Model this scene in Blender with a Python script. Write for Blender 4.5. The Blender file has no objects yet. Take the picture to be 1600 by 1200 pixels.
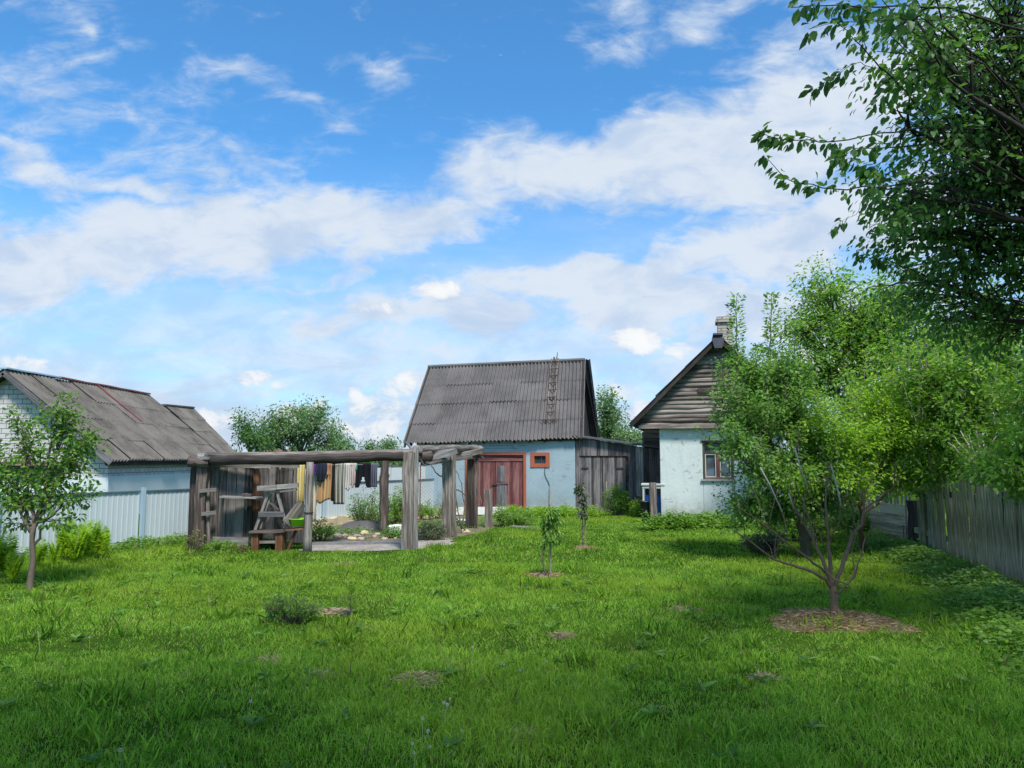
import bpy, math, random
import numpy as np
from mathutils import Vector, Matrix, noise
S = bpy.context.scene
C = S.collection
R = math.radians
rnd = random.Random(7)
rng = np.random.default_rng(11)

# ---------------------------------------------------------------- camera
FPX, CAMH = 1150.0, 1.65
TILT = math.atan(118 / FPX)
cam = bpy.data.cameras.new('Camera'); camo = bpy.data.objects.new('Camera', cam); C.objects.link(camo)
camo.location = (0, 0, CAMH); camo.rotation_euler = (R(90) + TILT, 0, 0)
cam.sensor_width = 36; cam.lens = 36 * FPX / 1600; cam.clip_end = 3000; cam.clip_start = 0.05
S.camera = camo
S.render.resolution_x, S.render.resolution_y = 1024, 768
S.view_settings.view_transform = 'Standard'; S.view_settings.look = 'None'
S.view_settings.gamma = 1; S.view_settings.exposure = 1.05; S.view_settings.use_curve_mapping = False
S.render.engine = 'CYCLES'

def ray(x, y):
    a, b = (x - 800) / FPX, (600 - y) / FPX
    return Vector((a, math.cos(TILT) - b * math.sin(TILT), math.sin(TILT) + b * math.cos(TILT)))
def at(x, y, Y):
    d = ray(x, y); return Vector((0, 0, CAMH)) + d * (Y / d.y)
def G(x, y, z=0.0):
    d = ray(x, y); return Vector((0, 0, CAMH)) + d * ((z - CAMH) / d.z)

# ---------------------------------------------------------------- light
SUN_AZ, SUN_EL = 160.0, 57.0          # azimuth clockwise from +Y (view direction)
sd = Vector((math.sin(R(SUN_AZ)) * math.cos(R(SUN_EL)), math.cos(R(SUN_AZ)) * math.cos(R(SUN_EL)), math.sin(R(SUN_EL))))
sun = bpy.data.lights.new('Sun', 'SUN'); suno = bpy.data.objects.new('Sun', sun); C.objects.link(suno)
sun.energy = 2.7; sun.angle = R(11.0); sun.color = (1, .955, .88)
suno.rotation_euler = sd.to_track_quat('Z', 'Y').to_euler()

W = bpy.data.worlds.new('World'); S.world = W; W.use_nodes = True
nt = W.node_tree; nt.nodes.clear()
def N(t, kind, **kw):
    n = t.nodes.new(kind)
    for k, v in kw.items(): setattr(n, k, v)
    return n
def math_node(t, op, a, b=None, c=None, clamp=False):
    n = N(t, 'ShaderNodeMath', operation=op, use_clamp=clamp)
    for i, v in enumerate((a, b, c)):
        if v is None: continue
        if isinstance(v, (int, float)): n.inputs[i].default_value = v
        else: t.links.new(v, n.inputs[i])
    return n.outputs[0]
def mixc(t, fac, a, b, blend='MIX'):
    n = N(t, 'ShaderNodeMix', data_type='RGBA', blend_type=blend)
    for sock, v in ((n.inputs['Factor'], fac), (n.inputs[6], a), (n.inputs[7], b)):
        if isinstance(v, (int, float)): sock.default_value = v
        elif isinstance(v, tuple): sock.default_value = (*v, 1)
        else: t.links.new(v, sock)
    return n.outputs[2]
def ramp(t, fac, pts, interp='LINEAR'):
    n = N(t, 'ShaderNodeValToRGB'); n.color_ramp.interpolation = interp
    e = n.color_ramp.elements
    while len(e) < len(pts): e.new(0.5)
    for i, (p, c) in enumerate(pts):
        e[i].position = p; e[i].color = (*c, 1) if isinstance(c, tuple) else (c, c, c, 1)
    t.links.new(fac, n.inputs[0]); return n.outputs[0]
def maprange(t, v, a, b, c=0., d=1., smooth=True):
    n = N(t, 'ShaderNodeMapRange', interpolation_type='SMOOTHSTEP' if smooth else 'LINEAR')
    t.links.new(v, n.inputs[0])
    for i, x in enumerate((a, b, c, d)): n.inputs[i + 1].default_value = x
    return n.outputs[0]
def noisen(t, vec, scale, detail=6, rough=.55, dist=0., mapping=None):
    if mapping:
        m = N(t, 'ShaderNodeMapping'); t.links.new(vec, m.inputs[0])
        m.inputs['Scale'].default_value = mapping.get('s', (1, 1, 1))
        m.inputs['Rotation'].default_value = mapping.get('r', (0, 0, 0))
        m.inputs['Location'].default_value = mapping.get('l', (0, 0, 0))
        vec = m.outputs[0]
    n = N(t, 'ShaderNodeTexNoise')
    if vec is not None: t.links.new(vec, n.inputs['Vector'])
    n.inputs['Scale'].default_value = scale; n.inputs['Detail'].default_value = detail
    n.inputs['Roughness'].default_value = rough; n.inputs['Distortion'].default_value = dist
    return n.outputs[0]

sky = N(nt, 'ShaderNodeTexSky', sky_type='NISHITA', sun_disc=False)
sky.sun_elevation = R(SUN_EL); sky.sun_rotation = R(SUN_AZ)
sky.altitude = 200; sky.air_density = 1.0; sky.dust_density = 0.5; sky.ozone_density = 2.0
tc = N(nt, 'ShaderNodeTexCoord')
sp = N(nt, 'ShaderNodeSeparateXYZ'); nt.links.new(tc.outputs['Generated'], sp.inputs[0])
yc = math_node(nt, 'MAXIMUM', sp.outputs[1], 0.12)
u = math_node(nt, 'DIVIDE', sp.outputs[0], yc); v = math_node(nt, 'DIVIDE', sp.outputs[2], yc)
cb = N(nt, 'ShaderNodeCombineXYZ'); nt.links.new(u, cb.inputs[0]); nt.links.new(v, cb.inputs[1])
uv = cb.outputs[0]
# warp for natural cloud edges
wn = N(nt, 'ShaderNodeTexNoise'); nt.links.new(uv, wn.inputs['Vector']); wn.inputs['Scale'].default_value = 5; wn.inputs['Detail'].default_value = 7
vs = N(nt, 'ShaderNodeVectorMath', operation='SUBTRACT'); nt.links.new(wn.outputs['Color'], vs.inputs[0]); vs.inputs[1].default_value = (.5, .5, .5)
vm = N(nt, 'ShaderNodeVectorMath', operation='MULTIPLY_ADD'); nt.links.new(vs.outputs[0], vm.inputs[0])
vm.inputs[1].default_value = (.26, .20, 0); nt.links.new(uv, vm.inputs[2]); uvw = vm.outputs[0]
vm2 = N(nt, 'ShaderNodeVectorMath', operation='MULTIPLY_ADD'); nt.links.new(vs.outputs[0], vm2.inputs[0])
vm2.inputs[1].default_value = (.06, .05, 0); nt.links.new(uv, vm2.inputs[2]); uvs = vm2.outputs[0]
def blob(cx, cy, rx, ry, rot, wt, vec):
    d = ray(cx, cy); m = N(nt, 'ShaderNodeMapping', vector_type='TEXTURE'); nt.links.new(vec, m.inputs[0])
    m.inputs['Location'].default_value = (d.x / d.y, d.z / d.y, 0)
    m.inputs['Rotation'].default_value = (0, 0, R(rot)); m.inputs['Scale'].default_value = (rx / FPX, ry / FPX, 1)
    l = N(nt, 'ShaderNodeVectorMath', operation='LENGTH'); nt.links.new(m.outputs[0], l.inputs[0])
    return maprange(nt, l.outputs['Value'], 1.25, 0.1, 0, wt)
def blobs(lst, vec):
    acc = None
    for b in lst:
        o = blob(*b, vec); acc = o if acc is None else math_node(nt, 'MAXIMUM', acc, o)
    return acc
bands = blobs([(b[0], b[1], b[2] * 1.2, b[3] * 1.3, *b[4:]) for b in [(130, 395, 430, 90, 0, 1.0), (400, 370, 360, 85, 6, 1.0), (640, 345, 190, 65, 8, .78), (60, 250, 150, 50, -25, .62),
    (250, 290, 240, 34, -8, .66), (930, 245, 330, 70, 14, .95), (1210, 205, 330, 105, 14, 1.15), (790, 270, 130, 40, 15, .7),
    (1360, 170, 200, 90, 25, 1.0), (960, 432, 430, 52, 7, 1.0), (1260, 370, 360, 80, 10, 1.05), (1150, 490, 460, 66, 0, .95), (700, 505, 400, 42, 0, .8),
    (420, 110, 190, 38, -25, .42), (590, 95, 80, 30, -10, .34), (135, 88, 40, 20, -30, .46), (980, 20, 90, 60, 40, .46), (1150, 5, 170, 35, 0, .5), (1290, 80, 110, 70, 0, .58), (1490, 60, 200, 120, 0, .7),
    (250, 210, 500, 130, -20, .30), (40, 150, 220, 200, 0, .36), (560, 470, 230, 30, -8, .45), (1700, 300, 300, 250, 0, .8), (-250, 350, 350, 120, 0, .8), (800, 560, 900, 70, 0, .6)]], uvw)
fine = noisen(nt, uv, 7, 10, .62, .5, {'s': (1, 2.0, 1), 'r': (0, 0, R(-10))})
ripple = noisen(nt, uv, 16, 8, .6, .8, {'s': (1, 2.2, 1), 'r': (0, 0, R(18))})
nn = math_node(nt, 'ADD', math_node(nt, 'MULTIPLY', math_node(nt, 'SUBTRACT', fine, .5), 1.5), math_node(nt, 'MULTIPLY', math_node(nt, 'SUBTRACT', ripple, .5), .95))
dens = math_node(nt, 'ADD', bands, math_node(nt, 'MULTIPLY', nn, .85))
cirr = maprange(nt, dens, .08, .82, 0, .96)
# the low haze of stratus near the horizon
lo = maprange(nt, v, .46, .04, 0, 1.0)
lon = math_node(nt, 'MULTIPLY', lo, maprange(nt, math_node(nt, 'ADD', noisen(nt, uv, 4, 7, .6, .3, {'s': (1, 4.5, 1)}), 0.0), .25, .60, .55, 1.0))
# cumulus puffs
puffs = blobs([(692, 456, 56, 24, -4, 1.0), (588, 487, 56, 20, 0, .95), (1005, 533, 66, 28, 0, 1.1), (1060, 548, 42, 20, 0, .85), (400, 590, 46, 24, 0, .95), (440, 602, 30, 14, 0, .8),
    (500, 626, 30, 18, 0, .85), (600, 630, 95, 50, 10, .78), (465, 645, 50, 24, 0, 1.0), (560, 615, 30, 26, 0, .8), (35, 565, 52, 28, 0, .8), (340, 660, 70, 32, 0, .85), (640, 600, 70, 34, 0, .9), (590, 670, 110, 30, 0, .8),
    (960, 600, 70, 40, 0, .6), (1000, 640, 60, 30, 0, .8), (-200, 560, 120, 50, 0, .9), (1300, 560, 200, 50, 0, .8), (1750, 520, 180, 60, 0, .9)], uvs)
pn = noisen(nt, uv, 20, 10, .66, .35, {'s': (1, 1.35, 1)})
pd = maprange(nt, math_node(nt, 'ADD', puffs, math_node(nt, 'MULTIPLY', math_node(nt, 'SUBTRACT', pn, .5), 2.6)), .42, .85)
# the clouds behind and to the sides of the view
back = maprange(nt, noisen(nt, tc.outputs['Generated'], 2.4, 8, .6, .4, {'s': (1, 1, 2.2)}), .44, .68, 0, .9)
front = maprange(nt, sp.outputs[1], .12, .35)
hi = math_node(nt, 'MAXIMUM', cirr, lon)
tint = mixc(nt, 1.0, sky.outputs[0], (.42, .88, 1.13), 'MULTIPLY')
grey = noisen(nt, uv, 9, 6, .6, .4, {'s': (1, 2, 1), 'l': (.3, .02, 0)})
ccol = mixc(nt, maprange(nt, math_node(nt, 'ADD', grey, math_node(nt, 'MULTIPLY', cirr, .12)), .40, .72), (2.6, 3.2, 4.1), (3.6, 3.95, 4.4))
c1 = mixc(nt, hi, tint, ccol)
pshade = mixc(nt, maprange(nt, math_node(nt, 'ADD', pn, math_node(nt, 'MULTIPLY', puffs, .35)), .55, .95), (3.0, 3.4, 4.1), (4.85, 4.85, 4.75))
c2 = mixc(nt, math_node(nt, 'MULTIPLY', pd, .85), c1, pshade)
cback = mixc(nt, back, tint, (4.6, 4.8, 5.2))
c3 = mixc(nt, front, cback, c2)
gz = maprange(nt, sp.outputs[2], -.02, .0)
c4 = mixc(nt, gz, (1.2, 1.6, 1.0), c3)
bg = N(nt, 'ShaderNodeBackground'); bg.inputs[1].default_value = 0.1; nt.links.new(c4, bg.inputs[0])
wo = N(nt, 'ShaderNodeOutputWorld'); nt.links.new(bg.outputs[0], wo.inputs[0])

# ---------------------------------------------------------------- materials
def mat(name):
    m = bpy.data.materials.new(name); m.use_nodes = True; t = m.node_tree; t.nodes.clear()
    o = N(t, 'ShaderNodeOutputMaterial'); p = N(t, 'ShaderNodeBsdfPrincipled'); t.links.new(p.outputs[0], o.inputs[0])
    p.inputs['Roughness'].default_value = .85; p.inputs['Specular IOR Level'].default_value = .25
    return m, t, p, o
def setc(t, p, c):
    if isinstance(c, tuple): p.inputs['Base Color'].default_value = (*c, 1)
    else: t.links.new(c, p.inputs['Base Color'])
def bump(t, p, h, strength=.5, dist=.01):
    b = N(t, 'ShaderNodeBump'); b.inputs['Strength'].default_value = strength; b.inputs['Distance'].default_value = dist
    t.links.new(h, b.inputs['Height']); t.links.new(b.outputs[0], p.inputs['Normal'])
def objc(t): return N(t, 'ShaderNodeTexCoord').outputs['Object']
def uvc(t): return N(t, 'ShaderNodeTexCoord').outputs['UV']
def island(t): return N(t, 'ShaderNodeNewGeometry').outputs['Random Per Island']
def wood(name, dark, mid, light, var=.5, moss=0.0):
    q = 1.25 if name == 'gable_log_wood' else 1.0
    dark, mid, light = tuple(x * .45 * q for x in dark), tuple(x * .62 * q for x in mid), tuple(x * .80 * q for x in light)
    m, t, p, o = mat(name)
    isl = island(t)
    ad = N(t, 'ShaderNodeVectorMath', operation='ADD'); t.links.new(uvc(t), ad.inputs[0])
    cx = N(t, 'ShaderNodeCombineXYZ'); t.links.new(math_node(t, 'MULTIPLY', isl, 37.), cx.inputs[0]); t.links.new(math_node(t, 'MULTIPLY', isl, 91.), cx.inputs[1]); t.links.new(cx.outputs[0], ad.inputs[1])
    g = noisen(t, ad.outputs[0], 1, 9, .68, .6, {'s': (1.6, 30, 1)})
    g2 = noisen(t, ad.outputs[0], 1, 6, .6, .3, {'s': (.9, 5, 1)})
    f = math_node(t, 'ADD', math_node(t, 'MULTIPLY', g, .65), math_node(t, 'MULTIPLY', g2, .35))
    f = math_node(t, 'ADD', f, math_node(t, 'MULTIPLY', math_node(t, 'SUBTRACT', isl, .5), var * .38))
    c = ramp(t, f, [(.36, dark), (.5, mid), (.63, light)])
    crack = maprange(t, noisen(t, ad.outputs[0], 1, 4, .7, 1.2, {'s': (.7, 26, 1), 'l': (3, 7, 1)}), .30, .36)
    c = mixc(t, crack, tuple(x * .3 for x in dark), c)
    if moss:
        mk = maprange(t, noisen(t, objc(t), 4, 6, .65), .56, .7, 0, moss)
        c = mixc(t, mk, c, (.13, .16, .055))
    setc(t, p, c); bump(t, p, math_node(t, 'MULTIPLY', math_node(t, 'ADD', g, crack), .5), .7, .008)
    return m
M = {}
M['grey_wood'] = wood('weathered_grey_wood', (.075, .058, .048), (.215, .175, .148), (.39, .345, .31), .7)
M['plank_wood'] = wood('dark_plank_wood', (.045, .036, .032), (.125, .108, .097), (.235, .21, .195), .7)
M['pale_wood'] = wood('pale_silver_wood', (.16, .145, .13), (.30, .28, .26), (.48, .45, .42), .5)
M['brown_wood'] = wood('weathered_brown_wood', (.05, .036, .03), (.125, .09, .075), (.23, .185, .16), .5)
M['purple_wood'] = wood('dark_shed_boards', (.07, .058, .06), (.16, .14, .142), (.29, .265, .26), .6)
M['log_wood'] = wood('gable_log_wood', (.10, .078, .064), (.23, .19, .165), (.36, .315, .28), .5)
M['dark_wood'] = wood('dark_old_wood', (.02, .016, .014), (.055, .043, .037), (.10, .082, .072), .5)
M['fence_wood'] = wood('mossy_fence_wood', (.14, .12, .075), (.36, .32, .22), (.56, .52, .38), .8, .5)
M['red_wood'] = wood('faded_red_boards', (.12, .045, .042), (.27, .095, .09), (.36, .17, .155), .5)
M['rust_wood'] = wood('rusty_brown_board', (.10, .045, .025), (.21, .09, .045), (.33, .16, .09), .5)
M['greyblue_wood'] = wood('grey_patch_boards', (.09, .085, .09), (.19, .18, .185), (.28, .27, .28), .4)

def paint(name, c, c2=None, rough=.6, scale=3, amt=.5, bumpd=.004, spec=.3, metal=0):
    m, t, p, o = mat(name); c2 = c2 or tuple(x * .6 for x in c)
    f = maprange(t, noisen(t, objc(t), scale, 9, .65, .4), .42, .72, 0, amt)
    setc(t, p, mixc(t, f, c, c2)); p.inputs['Roughness'].default_value = rough; p.inputs['Specular IOR Level'].default_value = spec; p.inputs['Metallic'].default_value = metal
    if bumpd: bump(t, p, noisen(t, objc(t), scale * 9, 6, .6), .5, bumpd)
    return m
def plaster(name, c, stain, chip):
    m, t, p, o = mat(name); oc = objc(t)
    a = maprange(t, noisen(t, oc, 1.1, 8, .62, .4), .38, .7, 0, .65)
    col = mixc(t, a, c, stain)
    b = maprange(t, noisen(t, oc, 3.2, 12, .74, 1.0), .575, .62, 0, .75)
    col = mixc(t, b, col, chip)
    s = N(t, 'ShaderNodeSeparateXYZ'); t.links.new(oc, s.inputs[0])
    dirt = math_node(t, 'MULTIPLY', maprange(t, s.outputs[2], .75, .0), maprange(t, noisen(t, oc, 4, 9, .72), .32, .6, .1, 1.0))
    col = mixc(t, dirt, col, chip)
    vd = N(t, 'ShaderNodeVectorMath', operation='MULTIPLY_ADD'); nz = N(t, 'ShaderNodeTexNoise'); t.links.new(oc, nz.inputs['Vector']); nz.inputs['Scale'].default_value = 3; nz.inputs['Detail'].default_value = 8
    t.links.new(nz.outputs['Color'], vd.inputs[0]); vd.inputs[1].default_value = (.5, .5, .5); t.links.new(oc, vd.inputs[2])
    vo = N(t, 'ShaderNodeTexVoronoi', feature='DISTANCE_TO_EDGE'); t.links.new(vd.outputs[0], vo.inputs['Vector']); vo.inputs['Scale'].default_value = 1.1
    ck = math_node(t, 'MULTIPLY', maprange(t, vo.outputs['Distance'], .012, .004), maprange(t, noisen(t, oc, .9, 4, .6, 0, {'l': (4, 2, 7)}), .48, .6, 0, .6))
    col = mixc(t, ck, col, tuple(x * .5 for x in chip))
    st = maprange(t, noisen(t, oc, 1, 6, .6, .2, {'s': (9, 9, .8)}), .55, .75, 0, .25)
    col = mixc(t, st, col, chip)
    setc(t, p, col); bump(t, p, math_node(t, 'ADD', noisen(t, oc, 14, 8, .65), math_node(t, 'MULTIPLY', noisen(t, oc, 1.5, 3, .5), 1.2)), .35, .02)
    return m
M['blue_plaster'] = plaster('pale_blue_plaster', (.32, .41, .45), (.25, .33, .37), (.24, .26, .25))
M['white_plaster'] = plaster('whitewashed_plaster', (.60, .655, .635), (.50, .56, .545), (.30, .31, .28))
M['pale_wall'] = paint('pale_blue_panel', (.60, .645, .63), (.50, .555, .55), .6, .7, .6, .002)
M['fence_metal'] = paint('pale_grey_blue_metal', (.48, .53, .54), (.40, .455, .47), .42, 1.4, .6, 0, .5)
M['fence_post'] = paint('blue_grey_post_paint', (.33, .44, .51), (.25, .34, .41), .45, 4, .4, 0, .5)
M['fence_cap'] = paint('dark_cap', (.10, .13, .16), None, .5, 4, .4, 0)
M['red_metal'] = paint('faded_red_metal', (.26, .075, .07), (.14, .08, .07), .55, 6, .6, .002)
M['blue_metal'] = paint('light_blue_ridge', (.36, .52, .62), None, .5, 6, .4, .002)
M['orange_paint'] = paint('orange_paint', (.40, .105, .055), (.25, .075, .05), .6, 9, .6, .003)
M['white_paint'] = paint('white_paint', (.55, .54, .49), (.36, .34, .29), .6, 8, .8, .002)
M['concrete'] = paint('rough_concrete', (.33, .31, .28), (.2, .19, .17), .9, 5, .7, .01)
M['white_stone'] = paint('white_slab', (.72, .71, .68), (.48, .46, .42), .8, 6, .6, .006)
M['yellow_stone'] = paint('yellow_stone', (.50, .41, .27), (.36, .27, .17), .85, 7, .7, .015)
M['brown_stone'] = paint('rubble_stone', (.38, .31, .24), (.24, .19, .15), .9, 7, .7, .015)
M['dark_iron'] = paint('dark_iron', (.035, .033, .032), (.09, .05, .03), .55, 12, .6, .002)
M['rust'] = paint('rusted_iron', (.17, .085, .05), (.08, .05, .04), .8, 14, .6, .004)
M['lime_plastic'] = paint('lime_green_plastic', (.30, .70, .02), (.26, .62, .02), .3, 3, .3, 0, .5)
M['blue_plastic'] = paint('blue_plastic', (.02, .13, .48), (.02, .10, .36), .3, 3, .3, 0, .5)
M['black_plastic'] = paint('black_plastic', (.012, .013, .02), None, .4, 3, .3, 0, .5)
M['tarp'] = paint('dark_grey_tarpaulin', (.075, .07, .068), (.13, .12, .11), .7, 5, .6, .006)
M['wire'] = paint('dull_wire', (.22, .22, .21), None, .5, 5, .3, 0)
def glass(name, c):
    m, t, p, o = mat(name); f = noisen(t, objc(t), 2.5, 3, .5)
    setc(t, p, mixc(t, maprange(t, f, .4, .6), c, tuple(x * 2.4 for x in c))); p.inputs['Roughness'].default_value = .06; p.inputs['Specular IOR Level'].default_value = .8
    return m
M['glass'] = glass('old_window_glass', (.02, .024, .03)); M['curtain_glass'] = glass('curtained_glass', (.06, .075, .09))
def brick(name, c1, c2, mortar, w=.25, h=.088, ms=.010, axis='x'):
    m, t, p, o = mat(name); oc = objc(t)
    s = N(t, 'ShaderNodeSeparateXYZ'); t.links.new(oc, s.inputs[0]); cx = N(t, 'ShaderNodeCombineXYZ')
    t.links.new(math_node(t, 'ADD', s.outputs[0], s.outputs[1]), cx.inputs[0]); t.links.new(s.outputs[2], cx.inputs[1])
    b = N(t, 'ShaderNodeTexBrick'); t.links.new(cx.outputs[0], b.inputs[0])
    b.inputs['Color1'].default_value = (*c1, 1); b.inputs['Color2'].default_value = (*c2, 1); b.inputs['Mortar'].default_value = (*mortar, 1)
    b.inputs['Scale'].default_value = 1; b.inputs['Brick Width'].default_value = w; b.inputs['Row Height'].default_value = h; b.inputs['Mortar Size'].default_value = ms
    b.inputs['Mortar Smooth'].default_value = .3; b.inputs['Bias'].default_value = 0
    f = maprange(t, noisen(t, oc, 3, 8, .65), .4, .7, 0, .4)
    setc(t, p, mixc(t, f, b.outputs[0], tuple(x * .6 for x in c1))); bump(t, p, math_node(t, 'SUBTRACT', math_node(t, 'MULTIPLY', noisen(t, oc, 30, 4), .4), b.outputs['Fac']), .6, .01)
    return m
M['white_brick'] = brick('white_silicate_brick', (.58, .55, .52), (.47, .45, .43), (.16, .15, .15), .27, .14, .011)
M['chimney_brick'] = brick('sooty_pale_brick', (.50, .44, .37), (.38, .34, .29), (.12, .11, .10), .25, .085, .012)
def asbestos(name, c, lich, dark, spots=.5):
    m, t, p, o = mat(name); oc = objc(t); isl = island(t)
    col = mixc(t, maprange(t, noisen(t, oc, 1.3, 8, .65, .4), .38, .66), c, dark)
    col = mixc(t, maprange(t, noisen(t, oc, 38, 5, .7), .54, .68, 0, .6), col, tuple(x * .42 for x in c))
    col = mixc(t, maprange(t, noisen(t, oc, 24, 6, .75, .3, {'l': (5, 2, 1)}), .60, .70, 0, spots), col, lich)
    hs = N(t, 'ShaderNodeHueSaturation'); t.links.new(col, hs.inputs['Color']); t.links.new(math_node(t, 'ADD', math_node(t, 'MULTIPLY', isl, .20), .90), hs.inputs['Value'])
    setc(t, p, hs.outputs[0]); p.inputs['Roughness'].default_value = .95; bump(t, p, noisen(t, oc, 45, 5, .7), .6, .008)
    return m
M['barn_roof'] = asbestos('grey_corrugated_sheets', (.150, .138, .132), (.30, .285, .26), (.105, .096, .092), .5)
M['left_roof'] = asbestos('lichened_corrugated_sheets', (.155, .14, .122), (.34, .32, .26), (.09, .08, .072), .8)
M['house_roof'] = asbestos('dark_roof_sheets', (.10, .105, .125), (.22, .22, .22), (.07, .07, .085), .3)
def cloth(name, cols, n=1, tw=.2):
    m, t, p, o = mat(name); s = N(t, 'ShaderNodeSeparateXYZ'); t.links.new(uvc(t), s.inputs[0])
    fr = math_node(t, 'FRACT', math_node(t, 'MULTIPLY', s.outputs[0], float(n)))
    pts = [(i / len(cols), c) for i, c in enumerate(cols)]
    c = ramp(t, fr, pts, 'CONSTANT') if len(cols) > 1 else cols[0]
    if len(cols) == 1: c = mixc(t, maprange(t, noisen(t, objc(t), 5, 4), .4, .7, 0, .3), cols[0], tuple(x * .75 for x in cols[0]))
    setc(t, p, c); p.inputs['Roughness'].default_value = .95
    tr = N(t, 'ShaderNodeBsdfTranslucent')
    if isinstance(c, tuple): tr.inputs[0].default_value = (*c, 1)
    else: t.links.new(c, tr.inputs[0])
    mx = N(t, 'ShaderNodeMixShader'); mx.inputs[0].default_value = tw
    t.links.new(p.outputs[0], mx.inputs[1]); t.links.new(tr.outputs[0], mx.inputs[2]); t.links.new(mx.outputs[0], o.inputs[0])
    return m
def leafmat(name, cols, trans=.32, scale=1.2, rough=.45, gain=1.0):
    m, t, p, o = mat(name); isl = island(t)
    cols = [tuple(x * gain for x in c) for c in cols]
    f = math_node(t, 'ADD', math_node(t, 'MULTIPLY', isl, .75), math_node(t, 'MULTIPLY', math_node(t, 'SUBTRACT', noisen(t, objc(t), scale, 4, .6), .2), .55))
    c = ramp(t, f, [(.1 + .8 * i / (len(cols) - 1), k) for i, k in enumerate(cols)])
    setc(t, p, c); p.inputs['Roughness'].default_value = rough; p.inputs['Specular IOR Level'].default_value = .3
    tr = N(t, 'ShaderNodeBsdfTranslucent'); t.links.new(mixc(t, 1.0, c, (1.5, 1.6, .7), 'MULTIPLY'), tr.inputs[0])
    mx = N(t, 'ShaderNodeMixShader'); mx.inputs[0].default_value = trans
    t.links.new(p.outputs[0], mx.inputs[1]); t.links.new(tr.outputs[0], mx.inputs[2]); t.links.new(mx.outputs[0], o.inputs[0])
    return m
M['leaf_dark'] = leafmat('dark_cherry_leaves', [(.045, .10, .034), (.075, .165, .048), (.125, .25, .065)], .52)
M['leaf_mid'] = leafmat('mid_green_leaves', [(.09, .185, .035), (.165, .30, .055), (.27, .42, .085)], .54)
M['leaf_bright'] = leafmat('fresh_yellow_green_leaves', [(.14, .26, .03), (.22, .37, .045), (.33, .48, .065)], .54)
M['leaf_blue'] = leafmat('cool_green_leaves', [(.085, .17, .05), (.145, .27, .07), (.23, .38, .11)], .5)
M['leaf_apple'] = leafmat('pear_leaves', [(.05, .12, .025), (.10, .21, .035), (.20, .34, .06)], .4, 3)
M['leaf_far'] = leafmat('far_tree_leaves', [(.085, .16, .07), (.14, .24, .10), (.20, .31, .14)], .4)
M['leaf_grey'] = leafmat('grey_green_leaves', [(.06, .085, .045), (.10, .135, .07), (.15, .18, .10)], .25)
M['leaf_dry'] = leafmat('dry_reddish_leaves', [(.16, .12, .05), (.15, .18, .05), (.22, .22, .07)], .3)
M['fern'] = leafmat('fern_fronds', [(.18, .30, .03), (.27, .42, .04), (.38, .52, .06)], .55)
M['bark'] = paint('grey_brown_bark', (.14, .11, .085), (.075, .06, .048), .9, 14, .8, .01)
M['dark_bark'] = paint('dark_cherry_bark', (.05, .04, .036), (.03, .025, .022), .9, 14, .8, .01)
M['bark_light'] = paint('pale_grey_bark', (.26, .22, .17), (.14, .115, .09), .9, 18, .8, .008)
M['bark_red'] = paint('reddish_bark', (.19, .115, .075), (.11, .075, .055), .85, 16, .7, .006)
M['twig_pale'] = paint('pale_pruned_twigs', (.42, .38, .31), (.28, .23, .18), .8, 12, .6, .003)
M['straw'] = leafmat('dry_cut_grass', [(.27, .17, .10), (.42, .28, .16), (.58, .42, .25)], .15)
M['dead_straw'] = leafmat('bleached_grass', [(.30, .22, .14), (.40, .31, .20), (.52, .44, .32)], .15)
M['stem'] = paint('dandelion_stem', (.22, .30, .09), None, .6, 9, .3, 0)
M['fluff'] = paint('dandelion_fluff', (.52, .50, .40), None, .9, 9, .2, 0)

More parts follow.
